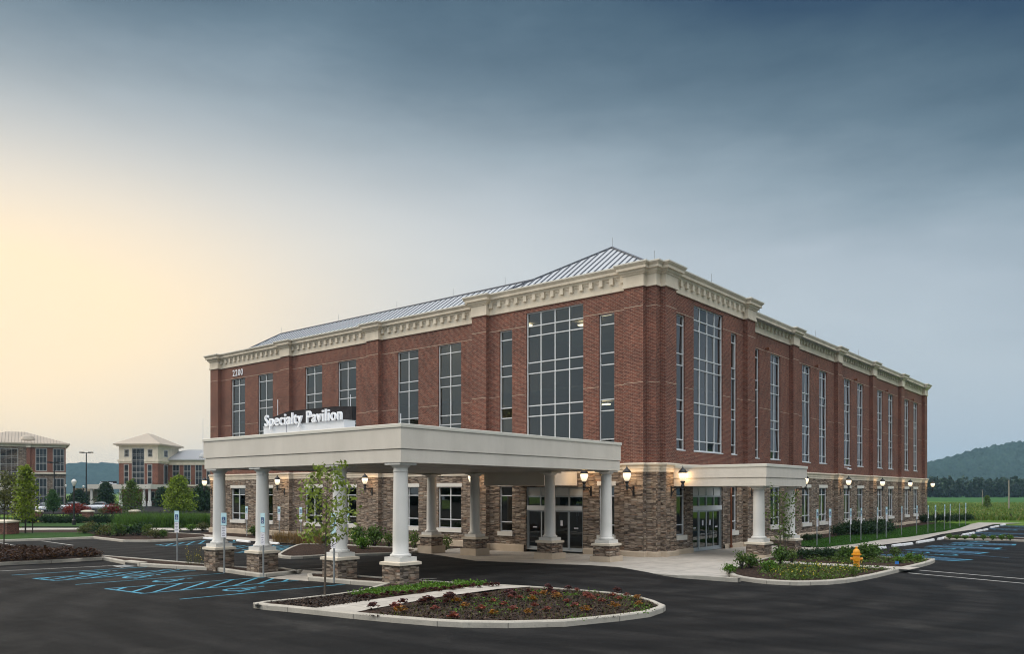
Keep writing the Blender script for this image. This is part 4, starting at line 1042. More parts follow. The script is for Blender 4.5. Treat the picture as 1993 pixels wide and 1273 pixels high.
# ------------------------------------------------------------------ entrance canopies
def column_parts(root, cx, cy, zb, ztop, base=False, rr=1.0):
    pd = MB().box(cx - .43 * rr, cx + .43 * rr, cy - .43 * rr, cy + .43 * rr, zb - .3, .66)
    c = obj('column_pedestal', pd, M['pedstone'], root)
    if base: obj('base_block', MB().box(cx - .53 * rr, cx + .53 * rr, cy - .53 * rr, cy + .53 * rr, -.35, .19), M['limepink'], c)
    obj('pedestal_cap', MB().frustum(cx, cy, .662, .75, .49 * rr, .49 * rr).frustum(cx, cy, .751, .775, .49 * rr, .40 * rr), M['lime'], c)
    sh = MB().box(cx - .375 * rr, cx + .375 * rr, cy - .375 * rr, cy + .375 * rr, .776, .915)
    obj('column_plinth', sh, M['column'], c)
    z = ztop
    pf = [(.30, .9155), (.345, .93), (.355, .965), (.345, 1.0), (.30, 1.015), (.285, 1.03), (.285, 1.05), (.262, 1.08), (.262, 1.5), (.256, 2.3), (.243, 3.1), (.234, z - .32), (.234, z - .30), (.252, z - .295), (.252, z - .265), (.234, z - .26), (.234, z - .17), (.262, z - .155), (.30, z - .12), (.335, z - .08), (.335, z - .07)]
    pf = [(r * rr, zz) for r, zz in pf]
    s = obj('column_shaft', MB().lathe(cx, cy, pf, 28), M['column'], root, smooth=True)
    mo = s.modifiers.new('split', 'EDGE_SPLIT'); mo.split_angle = R(40)
    obj('capital', MB().box(cx - .37 * rr, cx + .37 * rr, cy - .37 * rr, cy + .37 * rr, z - .072, z), M['column'], s)
def fascia(x0, x1, y0, y1, zb, zg, zc, zt, root):
    p = [(x0, y0), (x1, y0), (x1, y1), (x0, y1)]
    obj('fascia', MB().sweep(p, [(-.35, zb + .02), (-.35, zb), (-.03, zb), (-.03, zg - .03), (-.07, zg - .028), (-.07, zg), (0, zg), (0, zc + .01)]), M['stucco'], root)
    obj('coping', MB().sweep(p, [(-.02, zc), (.035, zc), (.035, zt - .02), (.02, zt), (-.4, zt), (-.4, zt - .15)]), M['coping'], root)
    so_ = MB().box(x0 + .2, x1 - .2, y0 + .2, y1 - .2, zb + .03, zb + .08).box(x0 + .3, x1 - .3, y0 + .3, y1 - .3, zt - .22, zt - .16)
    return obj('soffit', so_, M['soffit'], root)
can = thing('porte_cochere', 'long cream flat-roofed drive-through canopy carried on eight white columns', 'canopy', (-25.35, 24.3, -.05))
sf = fascia(-31.4, -19.3, 17.7, 31.0, 4.02, 4.47, 5.16, 5.28, can)
for k in range(1, 9):
    obj('soffit_joint', MB().box(-31.1, -19.6, 17.9 + k * 1.43 - .012, 17.9 + k * 1.43 + .012, 4.035, 4.046), M['column'], sf)
for cx_ in (-30.9, -27.75, -22.95, -19.78):
    column_parts(can, cx_, 18.13, .05, 4.02); column_parts(can, cx_, 30.55, 0, 4.02, True)
nk = MB().box(-27.55, -23.65, 31.04, 33.8, 3.39, 4.95); obj('link_roof', nk, M['stucco'], can)
for px, py, y in ((540.6, 778, 21.0), (682, 768, 21.5), (780, 805, 18.0), (395, 815, 22)):
    r_ = ray(px, py); x = r_[0] * y / r_[1]; zt_ = H + r_[2] * y / r_[1]
    obj('antenna_rod', MB().tube([(x, y, 5.1), (x, y, zt_)], .014, 5), M['white_metal'], can)
sc = thing('side_canopy', 'small cream canopy over the side doors on two white columns', 'canopy', (-16.6, 37.6, -.05))
fascia(-19.0, -14.22, 35.08, 40.2, 3.34, 3.73, 4.21, 4.34, sc)
for cy_ in (35.75, 39.55): column_parts(sc, -14.85, cy_, 0, 3.34, True)

# rooftop letter sign
sg = thing('letter_sign', 'rooftop sign of white block letters reading Specialty Pavilion on the entrance canopy', 'sign', (-25.9, 18.7, 5.28))
obj('sign_base', MB().box(-28.42, -23.32, 18.62, 19.12, 5.20, 5.68).box(-28.44, -23.30, 18.60, 19.14, 5.675, 5.69), M['white_metal'], sg)
obj('panel_seam', MB().box(-26.87, -26.85, 18.612, 18.63, 5.22, 5.72), M['sign_ink'], sg)
cb = [(-28.4, 5.70), (-23.42, 5.70), (-23.42, 6.22), (-24.4, 6.28), (-26.2, 6.29), (-27.3, 6.30), (-28.4, 6.12)]
mb = MB(); n = len(cb)
mb.face([(x, 19.06, z) for x, z in cb]); mb.face([(x, 19.26, z) for x, z in cb][::-1])
for i in range(n):
    a, b = cb[i], cb[(i+1) % n]; mb.face([(a[0], 19.06, a[1]), (a[0], 19.26, a[1]), (b[0], 19.26, b[1]), (b[0], 19.06, b[1])])
obj('sign_cabinet', mb, M['cabinet'], sg)
tm = text_mb('Specialty Pavilion', .64, .07, .60, .007, space=1.10)
xs = [v[0] for v in tm.v]; k = 4.86 / (max(xs) - min(xs)); mn = min(xs)
tm.v = [((x - mn) * k, y, z) for x, y, z in tm.v]
obj('lettering', put_text(tm, -28.2, 18.54, 5.69), M['letter'], sg)

# ------------------------------------------------------------------ wall lanterns
def lantern(ax):
    r = bpy.data.objects.new('wall_lantern', None); COL.objects.link(r); r.empty_display_size = .2
    r['category'] = 'lamp'; r['group'] = 'lit wall lanterns'
    # local frame: wall at y=0, lamp stands out towards -y
    ar = MB().box(-.05, .05, -.03, 0, -.42, .08).bar((0, 0, 0), (0, -.66, 0), .05, .06).tube([(0, -.05, -.30), (0, -.2, -.1), (0, -.4, -.02)], .02, 6)
    ar.lathe(0, -.62, [(.05, -.12), (.065, -.08), (.05, -.03), (.06, .02), (.09, .06), (.075, .12), (.06, .18), (.085, .22), (.115, .27), (.10, .31)], 12)
    obj('bracket', ar, M['black'], r, world=False)
    gl = MB().lathe(0, -.62, [(.09, .31), (.135, .38), (.172, .48), (.19, .60), (.182, .68), (.15, .72)], 16); obj('lamp_globe', gl, M['lampglass'], r, world=False, smooth=True)
    bd = bpy.data.lights.new('lamp_bulb', 'POINT'); bd.energy = 42; bd.color = (1.0, .66, .33); bd.shadow_soft_size = .09
    bo = bpy.data.objects.new('lamp_bulb', bd); COL.objects.link(bo); bo.parent = r; bo.location = (0, -.62, .56)
    cp = MB().lathe(0, -.62, [(.205, .69), (.215, .73), (.15, .83), (.07, .90), (.045, .94), (.02, .99), (.008, 1.06)], 14); obj('lamp_cap', cp, M['black'], r, world=False, smooth=True)
    return r
lan = lantern('A'); first = True
LAN = [(-60.0, 34.53, 3.28, 0, 'lit black wall lantern at the far left end of the brick building'),
       (-50.03, 34.53, 3.28, 0, 'lit black wall lantern seen between the two leftmost canopy columns'),
       (-40.38, 34.53, 3.28, 0, 'lit black wall lantern on the stone pier behind the canopy corner column'),
       (-30.2, 33.6, 3.28, 0, 'lit wall lantern half hidden behind a rear canopy column'),
       (-22.85, 33.88, 3.28, 0, 'lit wall lantern right of the main glass doors under the canopy edge'),
       (-20.2, 33.6, 3.28, 0, 'lit wall lantern left of the building corner, nearest the main canopy'),
       (-18.86, 34.85, 3.28, 90, 'lit wall lantern right of the building corner beside the side canopy'),
       (-18.86, 44.36, 3.28, 90, 'lit wall lantern hidden behind the small side canopy roof, near column'),
       (-19.8, 53.98, 3.28, 90, 'lit wall lantern peeping past the far edge of the small side canopy'),
       (-19.8, 63.12, 3.28, 90, 'lit wall lantern first along the long side after the side canopy'),
       (-19.8, 72.18, 3.28, 90, 'lit wall lantern second along the long side after the side canopy'),
       (-19.8, 81.28, 3.28, 90, 'lit wall lantern third along the long side after the side canopy'),
       (-19.8, 90.2, 3.28, 90, 'lit wall lantern at the far right end of the long side')]
for i, (x, y, z, rz, lb) in enumerate(LAN):
    if i == 0: lan.location = (x, y, z); lan.rotation_euler = (0, 0, R(rz)); lan['label'] = lb
    else: dup(lan, (x, y, z), R(rz), lb)

# ------------------------------------------------------------------ street furniture
def hydrant():
    x, y, z = loc(1667, 1104, .12)
    t = thing('fire_hydrant', 'yellow orange fire hydrant in the flower bed near the side walk', 'hydrant', (x, y, z - .12), R(20))
    b = MB().lathe(0, 0, [(.16, .0), (.16, .05), (.115, .06), (.112, .30), (.13, .34), (.135, .46), (.12, .52), (.12, .55), (.175, .56), (.175, .60), (.13, .61), (.128, .68), (.11, .74), (.06, .79), (.03, .80), (.03, .83), (.045, .835), (.045, .87), (.02, .88)], 20)
    b.v = [(a * 1.05, c * 1.05, d * 1.06) for a, c, d in b.v]
    obj('hydrant_body', b, M['hydrant'], t, world=False, smooth=False)
    for a in (0, 180):
        n = MB().tube([(0, 0, .44), (.19 * math.cos(R(a)), .19 * math.sin(R(a)), .44)], .055, 10).tube([(.18 * math.cos(R(a)), .18 * math.sin(R(a)), .44), (.225 * math.cos(R(a)), .225 * math.sin(R(a)), .44)], .07, 6); obj('hose_nozzle', n, M['hydrant'], t, world=False)
    obj('pumper_nozzle', MB().tube([(0, 0, .44), (0, -.20, .44)], .075, 12).tube([(0, -.19, .44), (0, -.24, .44)], .095, 6), M['hydrant'], t, world=False)
hydrant()
x, y, z = loc(1742, 1106, .12)
t = thing('marker_flag', 'small blue marker flag stuck in the hydrant bed', 'flag', (x, y, z - .15))
obj('flag_wire', MB().tube([(0, 0, 0), (0, 0, .42)], .006, 4), M['galv'], t, world=False); obj('flag_cloth', MB().box(0, .14, -.004, .004, .30, .42), M['blueflag'], t, world=False)

def sign_post(at, rz, label, htop=2.3, group='reserved parking signs', extra=False):
    t = thing('parking_sign', label, 'parking sign', at, rz, group)
    obj('post', MB().box(-.03, .03, -.02, .02, -.1, htop - .05), M['galv'], t, world=False)
    p = obj('sign_panel', MB().box(-.155, .155, -.034, -.022, htop - .50, htop), M['sign_aqua'], t, world=False)
    obj('blue_square', MB().box(-.105, .105, -.038, -.0345, htop - .40, htop - .16), M['sign_blue'], p, world=False)
    g = MB(); zc = htop - .29
    for a, b in (((-.02, .07), (-.015, -.005)), ((-.015, -.005), (.035, -.005)), ((.035, -.005), (.06, -.06))):
        q = line(a, b, .018); g.face([(u, -.0395, zc + v) for u, v in q])
    for k in range(10):
        a0, a1 = R(110 + k * 24), R(110 + (k + 1) * 24)
        g.face([(r * math.cos(a), -.0395, zc - .03 + r * math.sin(a)) for r, a in ((.040, a0), (.055, a0), (.055, a1), (.040, a1))])
    g.face([(-.022 + .016 * math.cos(k), -.0395, zc + .088 + .016 * math.sin(k)) for k in (0, 1, 2, 3, 4, 5)])
    obj('wheelchair_symbol', g, M['sign_white'], p, world=False)
    zz = htop - .52
    if extra:
        obj('middle_plate', MB().box(-.155, .155, -.034, -.022, zz - .20, zz), M['sign_aqua'], t, world=False); zz -= .22
    q = obj('penalty_plate', MB().box(-.145, .145, -.034, -.022, zz - .46, zz), M['sign_white'], t, world=False)
    g = MB()
    for k, w in enumerate((.10, .07, .09, .06, .10, .08)):
        z_ = zz - .06 - k * .066; g.box(-w, w, -.0365, -.0345, z_ - .012, z_ + .012)
    obj('printed_lines', g, M['sign_ink'], q, world=False)
    return t
for px, py, dz, ex, lb in ((345, 1094, .12, 0, 'reserved parking sign on a steel post left of the leftmost canopy column'), (436.6, 1104.5, .12, 0, 'reserved parking sign in front of the leftmost front canopy column'),
                       (512.5, 1113, .12, 1, 'reserved parking sign with extra plate before the second front column'), (650, 1125.5, .12, 1, 'reserved parking sign beside the sapling before the third front column')):
    x, y, z = loc(px, py, dz)
    r_ = ray(px, py); y = 17.38 if px > 400 else y; x = r_[0] * y / r_[1]; z = gz(x) + dz; sign_post((x, y, z), R(10 if px < 500 else -4), lb, 2.30, extra=bool(ex))
for px, py, lb in ((480.4, 1045.6, 'parking sign in the front bed beside the leftmost ground floor window'), (543.6, 1048.5, 'parking sign in the front bed below the second wall lantern'),
                   (586, 1052, 'parking sign in the front bed seen left of the sapling'), (677, 1060, 'parking sign in the front bed right of the third front column')):
    x, y, z = loc(px, py); sign_post((x, y, z), R(0), lb, 2.25)
SIDE = [(1590,1064),(1614.8,1061),(1655,1057.6),(1675.5,1054.8),(1707,1051.3),(1724.7,1048.5),(1754.6,1044.3),(1784,1041),(1806,1038.5),(1820,1036.5),(1838,1033),(1849,1030.5),(1867,1026.5),(1879,1023.8)]
ORD = ['first', 'second', 'third', 'fourth', 'fifth', 'sixth', 'seventh', 'eighth', 'ninth', 'tenth', 'eleventh', 'twelfth', 'thirteenth', 'last']
for i, (px, py) in enumerate(SIDE):
    x, y, z = loc(px, py)
    if i == 0: s0 = sign_post((x, y, z), R(92), 'first parking sign from the side canopy along the side lawn', 2.12, 'signs along the side lawn')
    else: dup(s0, (x, y, z), R(92 + rnd.uniform(-8, 8)), ORD[i] + ' parking sign from the side canopy along the side lawn')

def wheel_stop(at, rz, label, group, ln=1.8):
    mb = MB(); pr = [(-.09, 0), (-.075, .09), (-.045, .125), (.045, .125), (.075, .09), (.09, 0)]; h = ln / 2
    i = 0
    for s in (-h, -h + .06, h - .06, h):
        for y, z in pr: k = .85 if abs(s) == h else 1; mb.v.append((s, y * k, z * k))
    for j in range(3):
        for k in range(5): a = j * 6 + k; mb.f.append((a, a + 1, a + 7, a + 6)); mb.mi.append(0)
    mb.f += [tuple(range(6))[::-1], tuple(range(18, 24))]; mb.mi += [0, 0]
    o = obj('wheel_stop', mb, M['wheelstop'], at=at); o.rotation_euler = (0, 0, rz); return tag(o, label, 'wheel stop', group)
def seg_stop(p, q, label, group):
    a = G(*p); b = G(*q); x, y = (a[0]+b[0])/2, (a[1]+b[1])/2
    wheel_stop((x, y, gz(x)), math.atan2(b[1]-a[1], b[0]-a[0]), label, group, max(1.2, min(2.0, math.hypot(b[0]-a[0], b[1]-a[1]))))
for p, q, lb in (((396, 1049.5), (415, 1050.5), 'white wheel stop by the front walk, left of the leftmost column'), ((458, 1053.5), (489.5, 1057), 'white wheel stop between the two leftmost canopy columns'), ((524, 1058.8), (540, 1060), 'white wheel stop right of the second front canopy column')):
    seg_stop(p, q, lb, 'wheel stops by the front walk')
ST = [((1710,1069.5),(1722,1067.6)),((1737,1064.8),(1754,1062.6)),((1757,1062.8),(1775,1060.3)),((1784,1058.4),(1802,1055.2)),((1803,1055.4),(1817,1052.6)),((1825,1051.7),(1840,1048.8)),((1873,1043.4),(1885,1041)),((1886,1041),(1896,1038.8)),((1901,1036),(1911,1034)),((1913,1033.8),(1922,1031.8)),((1928,1028.6),(1935,1027.2)),((1936,1027),(1943,1025.6)),((1948,1023.6),(1956,1022.4))]
for i, (p, q) in enumerate(ST): seg_stop(p, q, ORD[i] + ' white wheel stop from the hydrant along the side parking bays', 'wheel stops along the side walk')

x0_, y0_ = G(258, 1101.5); t = thing('storm_drain', 'concrete kerb inlet with dark opening beside the blue parking lines', 'storm drain', (x0_, y0_, gz(x0_)))
obj('inlet_block', MB().box(-.75, .75, -.06, .30, -.2, .185), M['kerb'], t, world=False); obj('inlet_opening', MB().box(-.55, .55, -.075, -.06, .02, .12), M['black'], t, world=False)
obj('inlet_grate', MB().box(-.55, .55, -.55, -.08, -.01, .008), M['galv'], t, world=False)
# pillar lamps and parking lot lights far left
def post_lamp(px, py, h, label):
    x, y, z = loc(px, py)
    t = thing('post_lamp', label, 'street lamp', (x, y, z), 0, 'globe post lamps')
    obj('lamp_post', MB().lathe(0, 0, [(.17, 0), (.17, .5), (.11, .6), (.085, .8), (.065, h - 1.0), (.09, h - .96), (.12, h - .85), (.09, h - .8)], 12), M['black'], t, world=False)
    obj('lamp_globe', MB().lathe(0, 0, [(.10, h - .82), (.17, h - .62), (.23, h - .42), (.25, h - .34), (.14, h - .2), (.05, h - .12)], 14), M['dimglass'], t, world=False, smooth=True)
    obj('lamp_finial', MB().lathe(0, 0, [(.05, h - .1), (.03, h - .05), (.008, h)], 8), M['black'], t, world=False)
post_lamp(144, 1023, 4.7, 'tall black post lamp with white globe on the far left lawn')
post_lamp(128, 987, 5.2, 'distant globe lamp in front of the right end of the left far building')
post_lamp(162.5, 987, 5.0, 'distant globe lamp just left of the tallest parking light pole')
post_lamp(320.5, 985, 3.9, 'distant globe lamp before the far tower, behind the bright tree')
def lot_light(px, py, h, label, heads):
    x, y, z = loc(px, py)
    t = thing('parking_light', label, 'light pole', (x, y, z), T, 'parking lot light poles')
    obj('light_pole', MB().tube([(0, 0, 0), (0, 0, h)], [.17, .11], 8), M['black'], t, world=False)
    obj('cross_arm', MB().bar((-heads, 0, h - .1), (heads, 0, h - .1), .12, .12), M['black'], t, world=False)
    for s in (-1, 1): obj('light_head', MB().box(s * heads - .45, s * heads + .45, -.3, .3, h - .1, h + .12), M['black'], t, world=False)
lot_light(168, 987, 12.3, 'tallest black twin-head parking light pole between the far buildings', 1.0)
lot_light(105.5, 990, 9.4, 'shorter black twin-head parking light pole before the left far building', .9)

# brick piers, iron fence
def brick_pier(px, py, w, h, label):
    x, y, z = loc(px, py)
    t = thing('brick_pier', label, 'brick pier', (x, y, z), T, 'brick gate piers')
    obj('pier_shaft', MB().box(-w, w, -w, w, -.2, h), M['brick'], t, world=False)
    obj('pier_cap', MB().frustum(0, 0, h, h + .12, w + .08, w + .08).frustum(0, 0, h + .121, h + .2, w + .08, w * .6), M['lime'], t, world=False)
brick_pier(6, 1043.5, .75, 1.0, 'wide low brick pier with stone cap at the left edge of the picture')
brick_pier(71, 1018, .42, 1.15, 'brick fence pier right of the bright green tree')
brick_pier(171, 1017.6, .42, 1.15, 'brick fence pier between the red bushes')
brick_pier(262, 1014, .42, 1.05, 'brick fence pier rising above the tall ornamental grass')
def fence(p, q, label):
    a = loc(*p); b = loc(*q); d = Vector((b[0]-a[0], b[1]-a[1], 0)); n = int(d.length / .14)
    t = thing('iron_fence', label, 'fence', a, 0, 'iron fence runs')
    pk = MB(); rl = MB(); ps = MB()
    for k in range(n):
        c = d * (k / n); pk.box(c.x - .014, c.x + .014, c.y - .014, c.y + .014, .1, 1.05)
    for z in (.2, .92): rl.bar((0, 0, z), (d.x, d.y, z), .04, .04)
    for k in range(0, n, 18): c = d * (k / n); ps.box(c.x - .035, c.x + .035, c.y - .035, c.y + .035, 0, 1.15)
    o = obj('pickets', pk, M['black'], t, world=False); obj('rails', rl, M['black'], t, world=False); obj('fence_posts', ps, M['black'], t, world=False)
fence((-30, 1019), (67, 1017.6), 'black iron picket fence left of the first brick fence pier')
fence((75, 1017.5), (167, 1017.2), 'black iron picket fence between two brick fence piers')
fence((175, 1017), (258, 1015), 'black iron picket fence behind the red bushes and tall grass')
fence((266, 1014), (415, 1011), 'black iron picket fence behind the ornamental grass, right section')

# cars
def car(px, py, rz, paint, label, s=1.0, dz=.03):
    x, y, z = loc(px, py, dz)
    t = thing('parked_car', label, 'car', (x, y, z), rz, 'cars in the far parking lot')
    def loft(secs):
        mb = MB(); n = len(secs[0])
        for sec in secs: mb.v += sec
        for j in range(len(secs) - 1):
            for k in range(n):
                k2 = (k + 1) % n; mb.f.append((j*n+k, j*n+k2, (j+1)*n+k2, (j+1)*n+k)); mb.mi.append(0)
        mb.f += [tuple(range(n))[::-1], tuple(range((len(secs)-1)*n, len(secs)*n))]; mb.mi += [0, 0]; return mb
    def sec(y_, w, z0, z1): return [(-w*.94, y_, z0), (w*.94, y_, z0), (w, y_, (z0+z1)*.5), (w*.93, y_, z1), (-w*.93, y_, z1), (-w, y_, (z0+z1)*.5)]
    b = loft([sec(-2.3, .72, .42, .66), sec(-2.15, .86, .28, .86), sec(-1.2, .90, .22, .93), sec(0, .90, .2, .93), sec(1.2, .90, .22, .90), sec(2.0, .85, .28, .78), sec(2.3, .70, .38, .62)])
    obj('car_body', b, M[paint], t, world=False, smooth=True)
    c = loft([sec(-1.7, .74, .90, .93), sec(-1.0, .68, .92, 1.36), sec(.1, .67, .92, 1.42), sec(.5, .68, .92, 1.36), sec(1.25, .76, .88, .92)])
    obj('car_windows', c, M['glass_far'], t, world=False, smooth=True)
    obj('car_roof', loft([sec(-1.0, .62, 1.34, 1.40), sec(-.3, .62, 1.38, 1.45), sec(.5, .60, 1.34, 1.40)]), M[paint], t, world=False, smooth=True)
    for sx in (-1, 1):
        for yy in (-1.35, 1.4):
            w = obj('wheel', MB().tube([(sx * .72, yy, .32), (sx * .90, yy, .32)], .32, 16), M['rubber'], t, world=False)
            obj('rim', MB().tube([(sx * .89, yy, .32), (sx * .912, yy, .32)], .2, 12), M['rim'], w, world=False)
        obj('tail_lamp', MB().box(sx * .58 - .16, sx * .58 + .16, -2.27, -2.2, .64, .78), M['tail'], t, world=False)
car(90, 996, T + R(8), 'car_white', 'white saloon car parked beside the narrow conical tree, seen from behind')
car(141, 993, T + R(85), 'car_white', 'white car mostly hidden behind the left red bushes')
car(193, 993, T + R(95), 'car_white', 'white car half hidden between the dark tree and the red bushes')
car(397, 992, T + R(75), 'car_dark', 'dark car parked left of the brick building behind the shrubs')
car(3, 992, T + R(15), 'car_white', 'pale car cut by the left edge of the picture')

# field poles and stakes
def pole(px, py, h, r0, label, name='utility_pole', cat='pole', mat='wood', grp='poles in the meadow'):
    x, y, z = loc(px, py); o = obj(name, MB().tube([(0, 0, -.3), (0.02, 0, h * .5), (0, 0, h)], [r0, r0 * .9, r0 * .75], 8), M[mat], at=(x, y, z)); return tag(o, label, cat, grp)
pole(1912, 986.5, 3.9, .10, 'shorter pale pole beside the bush in the meadow')
pole(1963.5, 994.5, 5.3, .13, 'taller pale pole standing in the meadow at the right')
for px, py, lb in ((1903.5, 1010, 'leftmost short dark stake in the meadow edge'), (1922, 1010, 'thin dark stake between the two meadow poles'), (1967, 1011, 'thick dark stake below the taller meadow pole')):
    pole(px, py, .62, .09 if px > 1950 else .06, lb, 'wooden_stake', 'stake', 'bark_dark', 'stakes in the meadow')

# ------------------------------------------------------------------ far buildings on the left
def far_windows(root, mb_ax, rects, y, nm='window'):
    for x0, x1, z0, z1, nx, nz in rects:
        f = MB(); w = .07
        f.box(x0 - .12, x1 + .12, y - .08, y + .02, z1, z1 + .14).box(x0 - .12, x0, y - .06, y + .02, z0, z1).box(x1, x1 + .12, y - .06, y + .02, z0, z1).box(x0 - .12, x1 + .12, y - .10, y + .02, z0 - .14, z0)
        for k in range(1, nx): xx = x0 + (x1 - x0) * k / nx; f.box(xx - w / 2, xx + w / 2, y - .05, y + .02, z0, z1)
        zs = [z0 + (z1 - z0) * k / nz for k in range(1, nz)]
        for k, zz in enumerate(zs):
            f.box(x0, x1, y - .045, y + .02, zz - .20, zz - .13); f.box(x0, x1, y - .045, y + .02, zz + .13, zz + .20)
        fo = obj(nm, f, M['far_frame'], root, world=False)
        obj('pane', MB().box(x0, x1, y - .02, y + .05, z0, z1), M['glass_far'], fo, world=False)
def hip(mb, x0, x1, y0, y1, z0, z1, sm, step=.6, oh=.9):
    x0 -= oh; x1 += oh; y0 -= oh; y1 += oh; h = min(x1 - x0, y1 - y0) / 2
    if x1 - x0 >= y1 - y0: a, b = (x0 + h, (y0+y1)/2, z1), (x1 - h, (y0+y1)/2, z1)
    else: a, b = ((x0+x1)/2, y0 + h, z1), ((x0+x1)/2, y1 - h, z1)
    c = [(x0,y0,z0),(x1,y0,z0),(x1,y1,z0),(x0,y1,z0)]
    if x1 - x0 >= y1 - y0: mb.face([c[0],c[1],b,a]); mb.face([c[1],c[2],b]); mb.face([c[2],c[3],a,b]); mb.face([c[3],c[0],a])
    else: mb.face([c[0],c[1],a]); mb.face([c[1],c[2],b,a]); mb.face([c[2],c[3],b]); mb.face([c[3],c[0],a,b])
    mb.sweep([p[:2] for p in c], [(-.9, z0 - .3), (0, z0 - .3), (0, z0)])
    x = x0 + step
    while x < x1 and x1 - x0 >= y1 - y0 - 1:
        t = min(1, (x - x0) / h, (x1 - x) / h); sm.bar((x, y0, z0 + .03), (x, y0 + t * (y1 - y0) / 2, z0 + t * (z1 - z0) + .03), .06, .08); x += step
D1 = 200.0; u1 = (307 - CX) / F * D1
tw = thing('tower_building', 'far brick building with cream tower, hipped metal roof and long lower wing', 'building', (u1 * CS - D1 * SN, u1 * SN + D1 * CS, 0), T)
k1_ = D1 / F
def zx(py, d=D1): return H + (YH - py) * d / F
def xx(px, d=D1): return (px - 307) * d / F
W1 = 9.65; DP = 12.5
obj('brick_wall', MB().box(-W1, 0, 0, DP, -.5, 10.3), M['brick_far'], tw, world=False)
obj('upper_wall', MB().box(-W1 - .02, .02, -.02, DP + .02, 11.2, 15.1), M['lime'], tw, world=False)
obj('cornice_band', MB().box(-W1 - .3, xx(257.8) - .13, -.3, DP + .3, 10.75, 11.2).box(-W1 - .12, xx(257.8) - .13, -.12, DP + .12, 10.3, 10.75).box(xx(280.2) + .13, .3, -.3, DP + .3, 10.75, 11.2).box(xx(280.2) + .13, .12, -.12, DP + .12, 10.3, 10.75).box(xx(257.8) - .13, xx(280.2) + .13, .03, 4, 10.3, 11.2).box(-W1 - .45, .45, -.45, DP + .45, 14.6, 14.85), M['lime'], tw, world=False)
rf = MB(); sm = MB(); hip(rf, -W1, 0, 0, DP, 15.15, 18.1, sm, .55, 1.0); ro = obj('tower_roof', rf, M['roof_far'], tw, world=False); obj('roof_seams', sm, M['far_seam'], ro, world=False)
far_windows(tw, 'A', [(xx(242.7), xx(250.3), zx(888.5), zx(876), 1, 2), (xx(288.6), xx(295.8), zx(888.5), zx(876), 1, 2), (xx(257.8), xx(280.2), zx(943), zx(874), 3, 6),
                      (xx(242.2), xx(249.7), zx(942), zx(905), 1, 3), (xx(288), xx(295.3), zx(942), zx(905), 1, 3), (xx(295), xx(300), zx(975), zx(957.5), 1, 1)], 0)
for y0_, z0_, z1_ in ((4.6, zx(888), zx(876)), (4.6, zx(942), zx(905)), (4.8, .3, 3.6)):
    f = obj('side_window', MB().box(-.02, .06, y0_ - 1.15, y0_ + 1.15, z0_ - .1, z1_ + .1), M['alu'], tw, world=False); obj('pane', MB().box(.02, .075, y0_ - 1.0, y0_ + 1.0, z0_, z1_), M['glass_far'], f, world=False)
# wing
WX0, WX1, WY0, WY1 = .02, 19.0, 6.5, 22
obj('wing_wall', MB().box(WX0, WX1, WY0, WY1, 5.0, 10.1), M['brick_far'], tw, world=False)
obj('wing_base', MB().box(WX0, WX1, WY0 - .05, WY1, -.5, 4.6), M['stone_far'], tw, world=False)
obj('wing_band', MB().box(WX0, WX1, WY0 - .2, WY1, 4.6, 5.0).box(WX0, WX1, WY0 - .25, WY1, 10.1, 11.5), M['lime'], tw, world=False)
rf = MB(); sm = MB(); hip(rf, -6, WX1 + 8, WY0, WY1, 11.6, 14.4, sm, .5, .7)
d2 = D1 + 6.5
cx_ = (371 - 307) * d2 / F; 
rf.lathe(cx_, WY0 + 1.6, [(1.25, 12.1), (1.25, 12.3), (1.0, 12.9), (.5, 13.25), (.02, 13.35)], 14)
ro = obj('wing_roof', rf, M['roof_far2'], tw, world=False); obj('roof_seams', sm, M['seam'], ro, world=False)
def xw(px): return (px - 307) * d2 / F - (307 - CX) / F * 6.5 * -1
def xw(px): return (px - CX) / F * d2 - u1
far_windows(tw, 'A', [(xw(a), xw(b), zx(943, d2), zx(905.5, d2), 2, 3) for a, b in ((337, 348.3), (358.6, 370.6), (381, 392.7), (403, 414))], WY0)
# tower canopy with its sign
dc = 186.0
def xc(px): return (px - CX) / F * dc - u1
obj('canopy_roof', MB().box(xc(170), xc(293), -14, -1, zx(952, dc), zx(943, dc)), M['stucco'], tw, world=False)
obj('canopy_link', MB().box(xc(128), xc(170), -11, -4, zx(957, dc), zx(950.5, dc)).box(xc(128), xc(172), -9, -4.2, -.4, zx(957, dc)), M['limepink'], tw, world=False)
for p in (175.5, 232, 278, 288.7):
    obj('canopy_column', MB().lathe(xc(p), -13.4, [(.45, -.3), (.45, .9), (.30, 1.0), (.27, zx(952, dc))], 12), M['column'], tw, world=False)
obj('canopy_sign_base', MB().box(xc(192), xc(224), -13.8, -13.3, zx(943, dc), zx(941.6, dc)), M['white_metal'], tw, world=False)
sgc = obj('canopy_sign_panel', MB().box(xc(193), xc(223.5), -13.3, -13.1, zx(942, dc), zx(937, dc)), M['cabinet'], tw, world=False)
tm = text_mb('Cancer Center', .95, .1, .62, .02); xs = [v[0] for v in tm.v]; k = (xc(219.5) - xc(193.8)) / (max(xs) - min(xs)); tm.v = [(a * k, b * .62, c) for a, b, c in tm.v]
obj('lettering', put_text(tm, xc(193.8), -13.9, zx(941.5, dc)), M['letter'], sgc, world=False)

